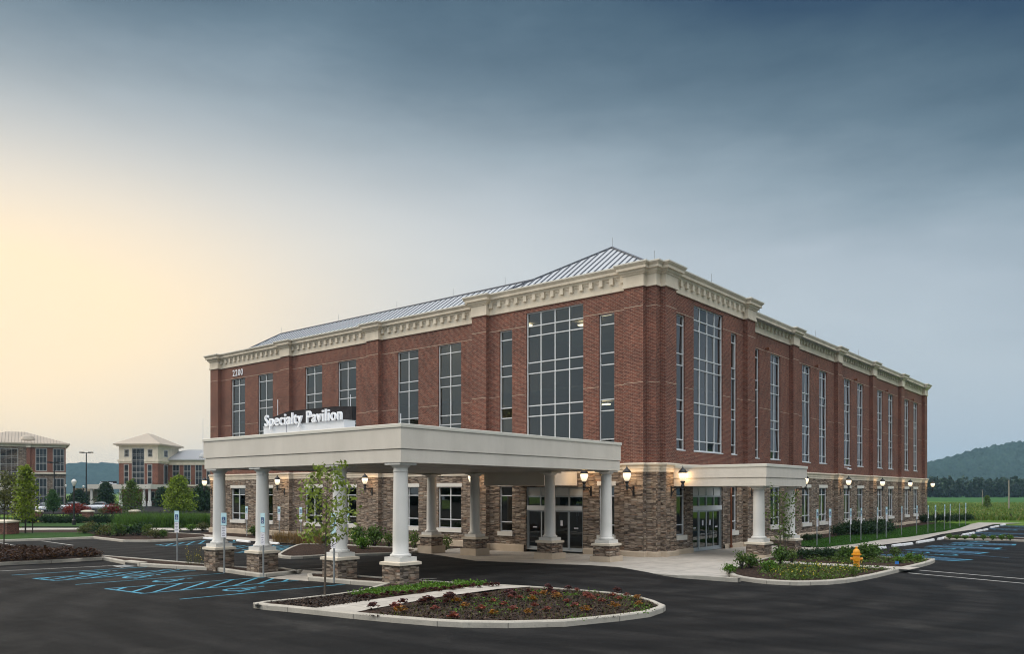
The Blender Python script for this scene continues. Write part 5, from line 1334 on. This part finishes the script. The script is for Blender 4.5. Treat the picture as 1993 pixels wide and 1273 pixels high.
D2 = 183.0; u2 = (128 - CX) / F * D2; be = R(59)
of = thing('office_building', 'far left brick and stone office building with pale hipped metal roof', 'building', (u2 * CS - D2 * SN, u2 * SN + D2 * CS, 0), T + R(31))
def xo(px):
    a = (px - CX) / F; return (a * D2 - u2) / (math.sin(be) - a * math.cos(be))
def zo(py, px=128):
    d = D2 + xo(px) * math.cos(be); return H + (YH - py) * d / F
Lx = xo(-75)
obj('brick_wall', MB().box(xo(51.5), 0, 0, 16, 7.6, 13.2), M['brick_far'], of, world=False)
obj('stone_wall', MB().box(xo(58.7), 0, 0, 16, -.5, 7.2).box(xo(51.5) , xo(58.7), .01, 16, -.5, 7.2).box(Lx, xo(51.5), -.02, 16, -.5, 13.2), M['stone_far'], of, world=False)
obj('brick_pilaster', MB().box(xo(51.5), xo(58.7), -.35, 0, -.5, 13.2), M['brick_far'], of, world=False)
obj('stone_band', MB().box(xo(51.5) - .02, .06, -.42, 16, 7.2, 7.6).box(Lx, .1, -.25, 16.1, 13.2, 14.0).box(xo(51.5) - .1, xo(58.7) + .1, -.5, -.25, 13.1, 14.0), M['lime'], of, world=False)
rf = MB(); sm = MB(); hip(rf, Lx, 0, 0, 16, 14.1, 17.0, sm, .62, .8)
xm = xo(54); rf.lathe(xm, 2.2, [(1.5, 14.7), (1.5, 15.0), (1.2, 15.6), (.6, 15.95), (.02, 16.05)], 16)
ro = obj('roof', rf, M['roof_far'], of, world=False); obj('roof_seams', sm, M['far_seam'], ro, world=False)
far_windows(of, 'A', [(xo(70.4), xo(90.4), zo(916.5), zo(875), 3, 3), (xo(104), xo(124), zo(917), zo(875.5), 3, 3), (xo(70.4), xo(90.4), .25, zo(932.5), 3, 3), (xo(104), xo(124), .25, zo(932.5), 3, 3), (xo(-45), xo(34), 2.2, zo(873.5, 0), 7, 6)], 0)
oc = obj('canopy_roof', MB().box(xo(-60), xo(28), -5, -.05, zo(956, 0), zo(945.5, 0)), M['stucco'], of, world=False)
tm = text_mb('Medical Office Building', 1.0, .1, .60, .02); xs = [v[0] for v in tm.v]; k = (xo(36) - xo(-48)) / (max(xs) - min(xs)); tm.v = [(a * k, b * .85, c) for a, b, c in tm.v]
obj('lettering', put_text(tm, xo(-48), -4.6, zo(944.5, 0)), M['letter'], oc, world=False)
for p in (-40, -5, 24): obj('canopy_column', MB().lathe(xo(p), -4.5, [(.4, -.3), (.4, .9), (.27, 1.0), (.24, zo(956, 0))], 10), M['column'], of, world=False)

# ------------------------------------------------------------------ vegetation
def tree_meshes(h, z0, prof, nclump, nleaf, lsize, rt, seed, spread=.22, limbs=True, stems=1):
    """trunk + limbs, and leaf clumps spread unevenly through the crown"""
    g = np.random.default_rng(seed); tr = MB(); P = []
    bend = g.normal(0, .015 * h, 2)
    tops = []
    for s in range(stems):
        off_ = (0, 0) if stems == 1 else (g.normal(0, .10), g.normal(0, .10))
        b = bend if stems == 1 else g.normal(0, .07 * h, 2)
        pts = [(off_[0] * (1 - 0), off_[1], -.1), (off_[0] + b[0] * .3, off_[1] + b[1] * .3, h * .35), (off_[0] + b[0] * .7, off_[1] + b[1] * .7, h * .7), (off_[0] + b[0], off_[1] + b[1], h * .96)]
        tr.tube(pts, [rt, rt * .8, rt * .45, rt * .12], 7); tops.append(pts)
    ga = 0
    for k in range(nclump):
        t = (k + .5) / nclump; t = t ** .9; ga += 2.4 + g.normal(0, .35)
        z = z0 + (h - z0) * t; r = prof(t) * g.uniform(.35, 1.0) ** .6
        pts = tops[k % stems]; f = min(1, max(0, z / h))
        cx, cy = np.interp(f, [0, .35, .7, .96], [p[0] for p in pts]), np.interp(f, [0, .35, .7, .96], [p[1] for p in pts])
        c = np.array([cx + r * math.cos(ga), cy + r * math.sin(ga), z])
        zb = max(z0 * .8, z - r * .75 - .02 * h); f2 = zb / h
        bx_, by_ = np.interp(f2, [0, .35, .7, .96], [p[0] for p in pts]), np.interp(f2, [0, .35, .7, .96], [p[1] for p in pts])
        if limbs: tr.tube([(bx_, by_, zb), ((bx_ + c[0]) / 2, (by_ + c[1]) / 2, (zb + z) / 2 - .02 * h), tuple(c)], [rt * .32, rt * .2, rt * .06], 5)
        sg = spread * (0.6 + .6 * prof(t) / max(prof(x / 10) for x in range(11)))
        n = int(nleaf * g.uniform(.5, 1.5))
        q = g.normal(0, 1, (n, 3)) * np.array([sg, sg, sg * .7])
        u = g.uniform(0, 1, (n, 1)) ** .5; base = np.array([bx_, by_, zb])
        P.append(base + (c - base) * (0.45 + .6 * u) + q)
    return tr, leaves(np.concatenate(P), lsize, g, elong=1.7)
def tree(name, at, label, mats, args, cat='tree', group=None, rz=0.0):
    t = thing(name, label, cat, at, rz, group); tr, cr = tree_meshes(*args[0], **args[1])
    obj('trunk', tr, mats[0], t, world=False); obj('crown', cr, mats[1], t, world=False); return t
def ell(w, lo=.35): return lambda t: w * math.sin(math.pi * min(1, max(0, (t * .92 + .08)))) ** .7 if t > 0 else w * lo
def cone(w): return lambda t: w * (1 - t) ** .75 * (0.55 + .45 * min(1, t * 5))
def upr(w): return lambda t: w * (1 - t * .85) * (.5 + .5 * min(1, t * 3))

tree('young_tree', loc(632, 1160.5, .12), 'slender young tree with sparse light leaves in the foreground island', (M['bark'], L['sapling']),
     ((3.78, 1.65, lambda t: .95 * (0.42 + .50 * math.sin(math.pi * (t * .8 + .1))) * (1.0 if t < .85 else .8), 30, 29, .08, .034, 21), dict(spread=.12)))
tree('young_tree', loc(1524, 1088, .12), 'thin multi-stemmed sapling in front of the side canopy columns', (M['bark'], L['mid']),
     ((3.1, .9, lambda t: .30 + .40 * t, 26, 24, .07, .016, 22), dict(spread=.16, stems=6)), cat='sapling')
t = tree('young_tree', loc(49.5, 1039.5, .1), 'bright yellow green young tree held by two stakes on the left verge', (M['bark_dark'], L['lime']),
     ((5.1, 1.2, lambda t: .9 * (1 - t) ** .55 * (.6 + .4 * min(1, t * 4)), 30, 74, .13, .06, 23), dict(spread=.26)))
for px, lb in ((31, 'left support stake of the bright green tree'), (63.5, 'right support stake of the bright green tree')):
    x, y, z = loc(px, 1039.2, .1); tag(obj('tree_stake', MB().tube([(0, 0, -.1), (0, 0, 1.0)], .04, 6), M['bark_dark'], at=(x, y, z)), lb, 'stake', 'tree stakes')
tree('young_tree', loc(7.5, 1079, .12), 'thin bare-stemmed young tree rising from the bronze bed at far left', (M['bark_dark'], L['olive']),
     ((4.0, 2.3, lambda t: .55, 18, 34, .09, .032, 24), dict(spread=.16)))
tree('young_tree', loc(15, 1032, .0), 'thin olive young tree behind the left brick pier', (M['bark_dark'], L['olive']),
     ((5.0, 2.0, lambda t: .85 * (1 - .5 * t), 18, 44, .12, .04, 25), dict(spread=.22)))
tree('conical_tree', loc(104.5, 1001, 0), 'narrow dark green conical tree beside the white car', (M['bark_dark'], L['conif']),
     ((3.6, .8, lambda t: .78 * math.sin(math.pi * min(1, t * .75 + .25)), 40, 130, .13, .08, 26), dict(spread=.22)))
tree('leafy_tree', loc(254.5, 1013, 0), 'loose olive green tree before the far tower canopy', (M['bark_dark'], L['mid']),
     ((4.6, .9, lambda t: 1.3 * math.sin(math.pi * min(1, t * .8 + .2)) ** .8, 34, 62, .12, .07, 27), dict(spread=.30)))
tree('leafy_tree', loc(348, 1003, 0), 'bright green bushy tree in front of the far lower wing', (M['bark_dark'], L['lime']),
     ((5.4, .8, lambda t: 2.05 * (1 - t) ** .6 * (.75 + .25 * min(1, t * 4)), 60, 160, .19, .09, 28), dict(spread=.42)))
tree('dark_tree', loc(206, 992, 0), 'dark green dense tree hiding the middle of the far canopy', (M['bark_dark'], L['dark']),
     ((5.0, .5, lambda t: 1.9 * (1 - t) ** .55 * (.7 + .3 * min(1, t * 4)), 64, 95, .22, .12, 29), dict(spread=.33)))
tree('dark_tree', loc(153, 987, 0), 'broad dark tree beneath the distant ridge beside the tall light pole', (M['bark_dark'], L['dark']),
     ((3.7, .4, lambda t: 2.0 * math.sin(math.pi * min(1, t * .7 + .3)), 54, 80, .26, .12, 30), dict(spread=.42)))
tree('dark_tree', loc(393, 997, 0), 'dark green tree at the left end of the brick building', (M['bark_dark'], L['dark']),
     ((4.2, .5, lambda t: 1.3 * math.sin(math.pi * min(1, t * .75 + .22)), 50, 130, .22, .1, 31), dict(spread=.42)))
tree('dark_tree', loc(87, 986, 0), 'dark tree against the lower windows of the far left building', (M['bark_dark'], L['dark']),
     ((4.3, .5, lambda t: .9 * (1 - t) ** .6, 40, 110, .28, .12, 32), dict(spread=.5)))
tree('dark_tree', loc(316, 988, 0), 'dark tree partly behind the bright green bushy tree', (M['bark_dark'], L['dark']),
     ((4.1, .5, lambda t: 1.0 * (1 - t) ** .6, 36, 110, .26, .1, 33), dict(spread=.5)))
tree('leafy_tree', loc(1921.5, 991.5, 0), 'lone bushy tree beside the shorter pole in the meadow', (M['bark_dark'], L['mid']),
     ((2.5, .3, upr(.8), 22, 50, .17, .05, 34), dict(spread=.2)))

def shrub_mesh(w, h, n, ls, seed, rough=.35):
    g = np.random.default_rng(seed); P = []; st = MB()
    nc = 16
    for k in range(nc):
        a = k * 2.4; t = (k + .5) / nc; r = w * math.sqrt(t) * .75; z = h * (.35 + .45 * math.sqrt(max(0, 1 - t * .8)) * g.uniform(.6, 1.2))
        c = np.array([r * math.cos(a), r * math.sin(a), z])
        st.tube([(c[0] * .15, c[1] * .15, -.05), (c[0] * .6, c[1] * .6, z * .55), tuple(c)], [.014, .010, .004], 4)
        q = g.normal(0, 1, (n // nc, 3)) * np.array([w * rough, w * rough, h * rough * .62])
        p = c + q; p[:, 2] = np.clip(p[:, 2], .02, None); P.append(p)
    return st, leaves(np.concatenate(P), ls, g, elong=1.6)
SH = {}
def shrub(kind, px, py, label, s=1.0, dz=.1, group=None, name='shrub'):
    spec = {'green': (.42, .75, 620, .085, 'shrub', 41), 'dark': (.62, .62, 900, .085, 'dark', 42), 'loose': (.38, .85, 330, .085, 'mid', 43), 'bright': (.40, .62, 560, .08, 'cover', 44), 'olive': (.55, .6, 620, .085, 'olive', 45), 'red': (.85, 1.2, 1300, .13, 'red', 46), 'ball': (.85, 1.0, 1500, .12, 'dark', 47), 'bigdark': (1.3, 1.25, 2400, .13, 'dark', 48), 'redgreen': (.9, 1.2, 1100, .13, 'olive', 49)}[kind]
    at = loc(px, py, dz)
    if kind not in SH:
        t = thing(name, label, 'shrub', at, rnd.uniform(0, 6), group)
        st, lf = shrub_mesh(*spec[:4], spec[5]); obj('stems', st, M['bark_dark'], t, world=False); obj('foliage', lf, L[spec[4]], t, world=False); SH[kind] = t
    else:
        t = dup(SH[kind], at, rnd.uniform(0, 6), label)
        if group: t['group'] = group
        elif 'group' in t: del t['group']
    s *= {'shrubs in the hydrant island': .62, 'shrubs along the long side wall': .66}.get(group, 1.0)
    t.scale = (s, s, s * rnd.uniform(.85, 1.15)); return t
# bed along the front wall
FB = 'shrubs in the front wall bed'
for k, px, py, s, lb in (('green', 466, 1037, .95, 'green shrub below the leftmost ground floor window'), ('green', 494, 1043, .9, 'green shrub just left of the second front column'), ('bright', 613, 1059, 1.0, 'bright shrub behind the sapling trunk, left one'),
                         ('bright', 641, 1062, 1.0, 'bright shrub behind the sapling trunk, right one'), ('green', 697, 1062, 1.15, 'green shrub left of the pair behind the corner column'), ('green', 728, 1064, 1.2, 'larger green shrub beside the wall lantern pier'),
                         ('loose', 757, 1065, .8, 'thin shrub just left of the front corner column'), ('loose', 806, 1067, .9, 'thin upright shrub right of the front corner column'), ('loose', 868, 1070, .8, 'small shrub between the two leftmost rear columns'),
                         ('bright', 706, 1071, .9, 'low bright shrub spilling over the front walk'), ('green', 429, 1034, .8, 'green shrub hidden behind the leftmost front column'), ('olive', 395, 1033, .9, 'olive shrub at the left end of the brick building'),
                         ('bright', 372, 1034, .9, 'bright yellow green shrub left of the brick building'), ('green', 345, 1035, .7, 'small shrub beside the leftmost parking sign')):
    shrub(k, px, py, lb, s, .05, FB)
# verge bed
VB = 'shrubs in the kerbed verge bed'
for k, px, py, s, lb in (('olive', 166, 1039, .9, 'olive shrub at the left end of the verge bed'), ('olive', 178, 1036, 1.0, 'purple tinged shrub behind the left end of the verge bed'), ('dark', 196, 1041, .9, 'dark low shrub in the verge bed, leftmost dark one'), ('olive', 213, 1043, 1.1, 'greyish shrub in the verge bed before the ornamental grass'),
                         ('green', 228, 1044, 1.0, 'mid green shrub in the verge bed'), ('dark', 240, 1042, 1.0, 'dark shrub in the middle of the verge bed'), ('bright', 253, 1040, 1.0, 'bright shrub in the verge bed below the olive tree'), ('dark', 270, 1042, 1.1, 'rounded dark shrub right of the bright verge shrub'),
                         ('loose', 287, 1044, 1.0, 'loose thin shrub near the right of the verge bed'), ('olive', 302, 1047, .8, 'low olive shrub at the right of the verge bed'), ('green', 318, 1047, .6, 'smallest shrub at the right tip of the verge bed')):
    shrub(k, px, py, lb, s, .13, VB)
for px, py, k, s, lb in ((137, 1004, 'red', 1.0, 'red leaved bush left of the post lamp'), (151, 1003, 'red', 1.1, 'red leaved bush right of the post lamp'), (163, 1000, 'red', .9, 'dark red bush below the tall light pole'), (207, 1004, 'redgreen', 1.0, 'bush of mixed red and green left of the olive tree'), (220, 1004, 'red', 1.05, 'rightmost red leaved bush behind the fence')):
    shrub(k, px, py, lb, s, .05, 'red bushes behind the fence')
HB = 'clipped hedge bushes before the fence'
for i, px in enumerate((36, 46, 57, 64, 88, 98, 108, 118, 130, 141, 152, 162, 184, 196, 207, 219)):
    shrub('ball', px, 1018.5, 'rounded dark hedge bush in the row before the iron fence', .60, .05, HB)
# ornamental grass clumps
g = np.random.default_rng(61); P = np.stack([g.normal(0, .28, 260), g.normal(0, .28, 260), np.zeros(260)], 1)
gm = blades(P, 1.12, .03, g, .28); g0 = None
for k in range(42):
    px = 232 + (k % 21) * 8.6 + rnd.uniform(-3, 3); py = 1025.5 + (2.0 if k >= 21 else -2.0) + rnd.uniform(-1, 1); at = loc(px, py, 0)
    if g0 is None:
        g0 = obj('ornamental_grass', gm, L['grassy'], at=at); tag(g0, 'tall ornamental grass clump in the long green row left of the building', 'grass clump', 'ornamental grass clumps')
    else:
        o = g0.copy(); COL.objects.link(o); o.location = at; o.rotation_euler = (0, 0, rnd.uniform(0, 6)); s = rnd.uniform(.85, 1.2); o.scale = (s, s, s)
g = np.random.default_rng(62); P = np.stack([g.normal(0, .16, 120), g.normal(0, .16, 120), np.zeros(120)], 1); tm_ = blades(P, .75, .02, g, .2); t0 = None
for px in (538, 549, 560, 572, 581, 590, 602, 614, 626):
    at = loc(px, 1056 + (px - 540) * .07, .05)
    if t0 is None: t0 = tag(obj('tan_grass', tm_, L['tan'], at=at), 'tan tuft of grass in the bed below the front stone wall', 'grass clump', 'tan grass tufts')
    else: o = t0.copy(); COL.objects.link(o); o.location = at; o.rotation_euler = (0, 0, rnd.uniform(0, 6))
# hydrant island
HI = 'shrubs in the hydrant island'
for k, px, py, s, lb in (('bright', 1420, 1117, .9, 'bright shrub at the left tip of the hydrant island'), ('loose', 1443, 1108, 1.0, 'leggy loose shrub near the left tip of the hydrant island'), ('green', 1461, 1106, 1.15, 'upright green shrub before the first side canopy column'), ('bright', 1497, 1113, 1.1, 'bright leafy shrub left of the sapling base'),
                         ('green', 1520, 1098, 1.2, 'green shrub at the foot of the multi-stemmed sapling'), ('loose', 1541, 1096, .9, 'loose shrub right of the sapling stems'), ('dark', 1563, 1088, .9, 'dark low evergreen left of three beside the plaza'), ('dark', 1588, 1087, 1.1, 'dark low evergreen, middle of three beside the plaza'),
                         ('dark', 1612, 1087, .95, 'dark low evergreen, right of three beside the plaza'), ('green', 1645, 1092, 1.25, 'green shrub left of the fire hydrant'), ('green', 1685, 1090, 1.5, 'large green shrub just right of the fire hydrant'), ('green', 1701, 1086, 1.2, 'green shrub second right of the fire hydrant'), ('loose', 1743, 1088, .9, 'leggy shrub with red tips beyond the fire hydrant'),
                         ('bright', 1770, 1093, .7, 'low green shrub at the right end of the hydrant island'), ('bright', 1788, 1093, .6, 'smallest low shrub at the right tip of the hydrant island'), ('bright', 1750, 1096, .7, 'low shrub behind the blue marker flag'), ('loose', 1660, 1125, .6, 'loose low shrub in front of the fire hydrant')):
    shrub(k, px, py, lb, s, .12, HI)
SB = 'shrubs along the long side wall'
for k, px, py, s, lb in (('dark', 1572, 1053, .9, 'dark shrub behind the second side canopy column'), ('dark', 1590, 1050, .7, 'dark low shrub behind the first side lawn sign'), ('ball', 1632, 1043, .8, 'dark shrub leftmost of the large group on the side lawn'), ('bigdark', 1662, 1042, 1.0, 'large dark shrub in the group on the side lawn, left'), ('bigdark', 1689, 1040, 1.15, 'largest dark shrub in the group on the side lawn'), ('bigdark', 1712, 1038, 1.0, 'large dark shrub in the group on the side lawn, right'), ('ball', 1728, 1034, .8, 'dark shrub rightmost of the group on the side lawn'),
                         ('ball', 1800, 1018, 1.0, 'dark shrub beyond the far corner of the building'), ('ball', 1822, 1016, 1.1, 'dark rounded shrub behind the far signs, left'), ('ball', 1843, 1016, 1.1, 'dark rounded shrub behind the far signs, second'), ('ball', 1862, 1015, 1.0, 'dark rounded shrub behind the far signs, third'), ('ball', 1882, 1014, 1.0, 'dark rounded shrub behind the far signs, right')):
    shrub(k, px, py, lb, s, .04, SB)
for i, px in enumerate((1848, 1862, 1878, 1896, 1914, 1932, 1950, 1966)):
    shrub('bright', px, 1049.5 + i * .35, 'low green plant in the strip between the two side parking lots', .42, .1, 'low plants in the lot island')

# leafy perennials in the rounded bed and the bronze bed
def rosette(n, r, h, ls, seed):
    g = np.random.default_rng(seed); mb = MB()
    for k in range(n):
        a = g.uniform(0, 6.28); rr = r * math.sqrt(g.uniform(.02, 1)); z = h * (1 - .55 * (rr / r) ** 2) * g.uniform(.55, 1.05)
        c = Vector((rr * math.cos(a), rr * math.sin(a), z)); out_ = Vector((math.cos(a), math.sin(a), g.uniform(-.1, .7))).normalized()
        sd = out_.cross(Vector((0, 0, 1))).normalized(); s = ls * g.uniform(.7, 1.3); cup = Vector((0, 0, s * .18))
        pts = [c - out_ * s * .5, c - out_ * s * .15 + sd * s * .45 + cup, c + out_ * s * .35 + sd * s * .35 + cup, c + out_ * s * .55 - cup * .3, c + out_ * s * .35 - sd * s * .35 + cup, c - out_ * s * .15 - sd * s * .45 + cup]
        mb.face([tuple(p) for p in pts])
    return mb
HE = {}
def heuchera(kind, px, py, s=1.0):
    spec = {'purple': (40, .20, .26, .12, 71, 'small dark purple leafy plant in the mulch island', 'dark purple bed plants'), 'crimson': (30, .17, .20, .11, 72, 'small crimson leafy plant in the rounded mulch bed', 'crimson bed plants'),
            'orange': (30, .18, .22, .11, 73, 'small orange leafy plant in the rounded mulch bed', 'orange bed plants'), 'brownred': (44, .26, .40, .13, 74, 'bronze red leafy plant massed in the far left kerbed bed', 'bronze bed plants')}[kind]
    x, y = G(px, py, .12); at = (x, y, gz(x) + .115)
    if kind not in HE: o = obj('perennial_plant', rosette(*spec[:5]), L[kind], at=at); tag(o, spec[5], 'plant', spec[6]); HE[kind] = o
    else: o = HE[kind].copy(); COL.objects.link(o); o.location = at
    o.rotation_euler = (rnd.uniform(-.1, .1), rnd.uniform(-.1, .1), rnd.uniform(0, 6)); k = s * rnd.uniform(.6, .9); o.scale = (k, k, k * rnd.uniform(.8, 1.2))
c4 = lambda x, y: (860 + x * .2308, 1060 + y * .2308 + 4); c3 = lambda x, y: (480 + x * .2107, 1060 + y * .2107 + 4)
for p in ((60,470),(215,455),(370,440),(570,415),(735,405),(895,375),(1065,378),(1480,405),(40,490),(910,395),(590,430)): heuchera('purple', *c4(*p))
for p in ((1170,590),(1445,555),(1650,535),(1870,500),(1620,545),(1690,540)): heuchera('purple', *c3(*p))
for p in ((430,480),(580,440),(650,450),(780,425),(600,548),(780,520),(890,548),(1055,478),(1125,515),(1260,460),(1310,430),(1350,480),(1440,435),(1490,455),(1560,425),(950,405),(520,505),(330,550),(100,615),(1140,385),(1215,410),(1230,440)): heuchera('crimson', *c4(*p), .85)
for p in ((1375,580),(1740,600),(1910,675)): heuchera('crimson', *c3(*p))
for p in ((120,475),(865,415),(430,585),(730,580),(985,440),(1215,560),(1450,525),(1665,505),(1650,452),(190,520),(760,465),(970,435)): heuchera('orange', *c4(*p), .95)
for p in ((1420,620),(1940,525)): heuchera('orange', *c3(*p))
for k in range(34): 
    t = k / 33; heuchera('purple', 700 + 265 * t + rnd.uniform(-4, 4), 1166 - 25 * t + rnd.uniform(-2.0, 2.0), .62)
bp = pxpoly([(-60, 1101, .12), (0, 1097.5, .12), (190, 1088.2, .12), (197, 1085, .12), (178, 1081, .12), (0, 1071, .12), (-60, 1068, .12)])
pts = []
for x, y in scatter(bp, 900, rnd):
    if all((x-a)**2 + (y-b)**2 > .36 ** 2 for a, b in pts): pts.append((x, y))
    if len(pts) > 230: break
for x, y in pts:
    if 'brownred' not in HE: heuchera('brownred', 60, 1088)
    o = HE['brownred'].copy(); COL.objects.link(o); o.location = (x, y, gz(x) + .115); o.rotation_euler = (0, 0, rnd.uniform(0, 6)); k = rnd.uniform(.75, 1.15); o.scale = (k, k, k)

# ground cover, flowers, mulch chips, lawn blades, meadow growth: uncountable stuff
def stuff(name, mb, mat): o = obj(name, mb, mat); o['kind'] = 'stuff'; return o
def pts3(poly, n, z0, zr, rg): return [(x, y, gz(x) + z0 + rg.uniform(0, zr)) for x, y in scatter(poly, n, rg)]
gcp = pxpoly([(668, 1157.5, .12), (705, 1151, .12), (755, 1146, .12), (800, 1140.5, .12), (845, 1135.5, .12), (905, 1134.8, .12), (950, 1139, .12), (880, 1145, .12), (800, 1154, .12), (730, 1160, .12)])
rr = random.Random(3)
cl = [(x, y) for x, y in scatter(gcp, 62, rr)]
g = np.random.default_rng(81); P = []
for x, y in cl:
    k = g.normal(0, .13, (60, 3)); k[:, 2] = np.abs(k[:, 2]) * .35; P.append(k + np.array([x, y, gz(x) + .13]))
stuff('ground_cover', leaves(np.concatenate(P), .05, g), L['cover'])
oval = pxpoly([(700, 1199, .12), (740, 1193, .12), (870, 1166, .12), (1000, 1149, .12), (1110, 1149, .12), (1240, 1162, .12), (1280, 1178, .12), (1270, 1191, .12), (1180, 1204, .12), (1000, 1211, .12), (850, 1208, .12)])
P = pts3(oval, 1150, .115, .02, rr); stuff('bed_sprouts', blades(P, .085, .016, g, .5), L['olive'])
P2 = []
for x, y in scatter(oval, 26, rr):
    k = g.normal(0, .16, (45, 3)); k[:, 2] = np.abs(k[:, 2]) * .25; P2.append(k + np.array([x, y, gz(x) + .125]))
stuff('bed_weeds', leaves(np.concatenate(P2), .032, g), L['cover'])
tri = pxpoly([(520, 1172, .12), (640, 1160.5, .12), (745, 1148, .12), (720, 1172, .12), (615, 1187, .12)])
chips = pts3(oval, 6500, .12, .02, rr) + pts3(tri, 3000, .12, .02, rr)
stuff('mulch_chips', leaves(chips, .035, g, flat=.6, elong=2.6), L['chip'])
hp = ccw([tuple(p) for p in offset_path(isl_hyd, -.3)])
front = pxpoly([(1480, 1124, .12), (1490, 1108, .12), (1560, 1102, .12), (1678, 1107, .12), (1738, 1110.5, .12), (1685, 1120, .12), (1625, 1128, .12), (1560, 1131, .12), (1500, 1129, .12)])
P = []
for x, y in scatter(front, 105, rr):
    k = g.normal(0, 1, (30, 3)) * np.array([.17, .17, .10]); k[:, 2] = np.abs(k[:, 2]); P.append(k + np.array([x, y, gz(x) + .12]))
stuff('flower_bed_foliage', leaves(np.concatenate(P), .05, g), L['mid'])
yl = pxpoly([(1490, 1124, .12), (1500, 1108, .12), (1580, 1102, .12), (1690, 1108, .12), (1690, 1118, .12), (1620, 1126, .12), (1540, 1129, .12)])
stuff('yellow_flowers', leaves(pts3(yl, 300, .20, .18, rr), .04, g, flat=.5, elong=1.0), L['yellow'])
back = pxpoly([(1560, 1091, .12), (1640, 1080, .12), (1713, 1086, .12), (1800, 1092, .12), (1790, 1098, .12), (1678, 1097, .12)])
P = []
for x, y in scatter(back, 60, rr):
    k = g.normal(0, 1, (34, 3)) * np.array([.22, .22, .10]); k[:, 2] = np.abs(k[:, 2]); P.append(k + np.array([x, y, gz(x) + .12]))
stuff('bed_foliage', leaves(np.concatenate(P), .055, g), L['mid'])
wf = pxpoly([(360, 1098, .1), (398, 1099, .1), (399, 1102, .1), (362, 1101, .1)])
stuff('wild_flowers', leaves(pts3(wf, 46, .25, .65, rr), .04, g, elong=1.0), L['yellow']); stuff('wild_flower_stems', blades(pts3(wf, 90, .1, .02, rr), .7, .006, g, .2), L['olive'])
lp = pts3(lawn_side, 16000, .04, .01, rr); stuff('lawn_blades', blades(lp, .07, .03, g, .5), L['blade'])
# meadow growth beyond the lot
mp = []; g2 = np.random.default_rng(91)
while len(mp) < 15000:
    d = 88 + 150 * g2.uniform() ** 1.4; u = d * g2.uniform(.46, .72); x = u * CS - d * SN; y = u * SN + d * CS
    if y > 90.5 or x > 61: mp.append((x, y, gz(x)))
stuff('meadow_grass', blades(mp, .55, .10, g2, .5), L['wild'])
cl = []
for k in range(170):
    d = 92 + 130 * g2.uniform() ** 1.3; u = d * g2.uniform(.5, .70); x = u * CS - d * SN; y = u * SN + d * CS
    if y < 92: continue
    q = g2.normal(0, 1, (60, 3)) * np.array([.9, .9, .28]); q[:, 2] = np.abs(q[:, 2]); cl.append(q + np.array([x, y, gz(x)]))
stuff('meadow_weeds', leaves(np.concatenate(cl), .16, g2), L['wild'])

# ------------------------------------------------------------------ haze
hz = bpy.data.materials.new('haze_air'); hz.use_nodes = True; nt = hz.node_tree; nt.nodes.clear()
ho = nt.nodes.new('ShaderNodeOutputMaterial'); pv = nt.nodes.new('ShaderNodeVolumePrincipled')
pv.inputs['Color'].default_value = (0.46, 0.74, 0.95, 1); pv.inputs['Density'].default_value = 0.00015; pv.inputs['Anisotropy'].default_value = 0.0
nt.links.new(pv.outputs[0], ho.inputs['Volume'])
b = MB().box(-3100, 3100, -450, 3300, -1.6, 150)
struct(obj('haze', b, hz), 'stuff')
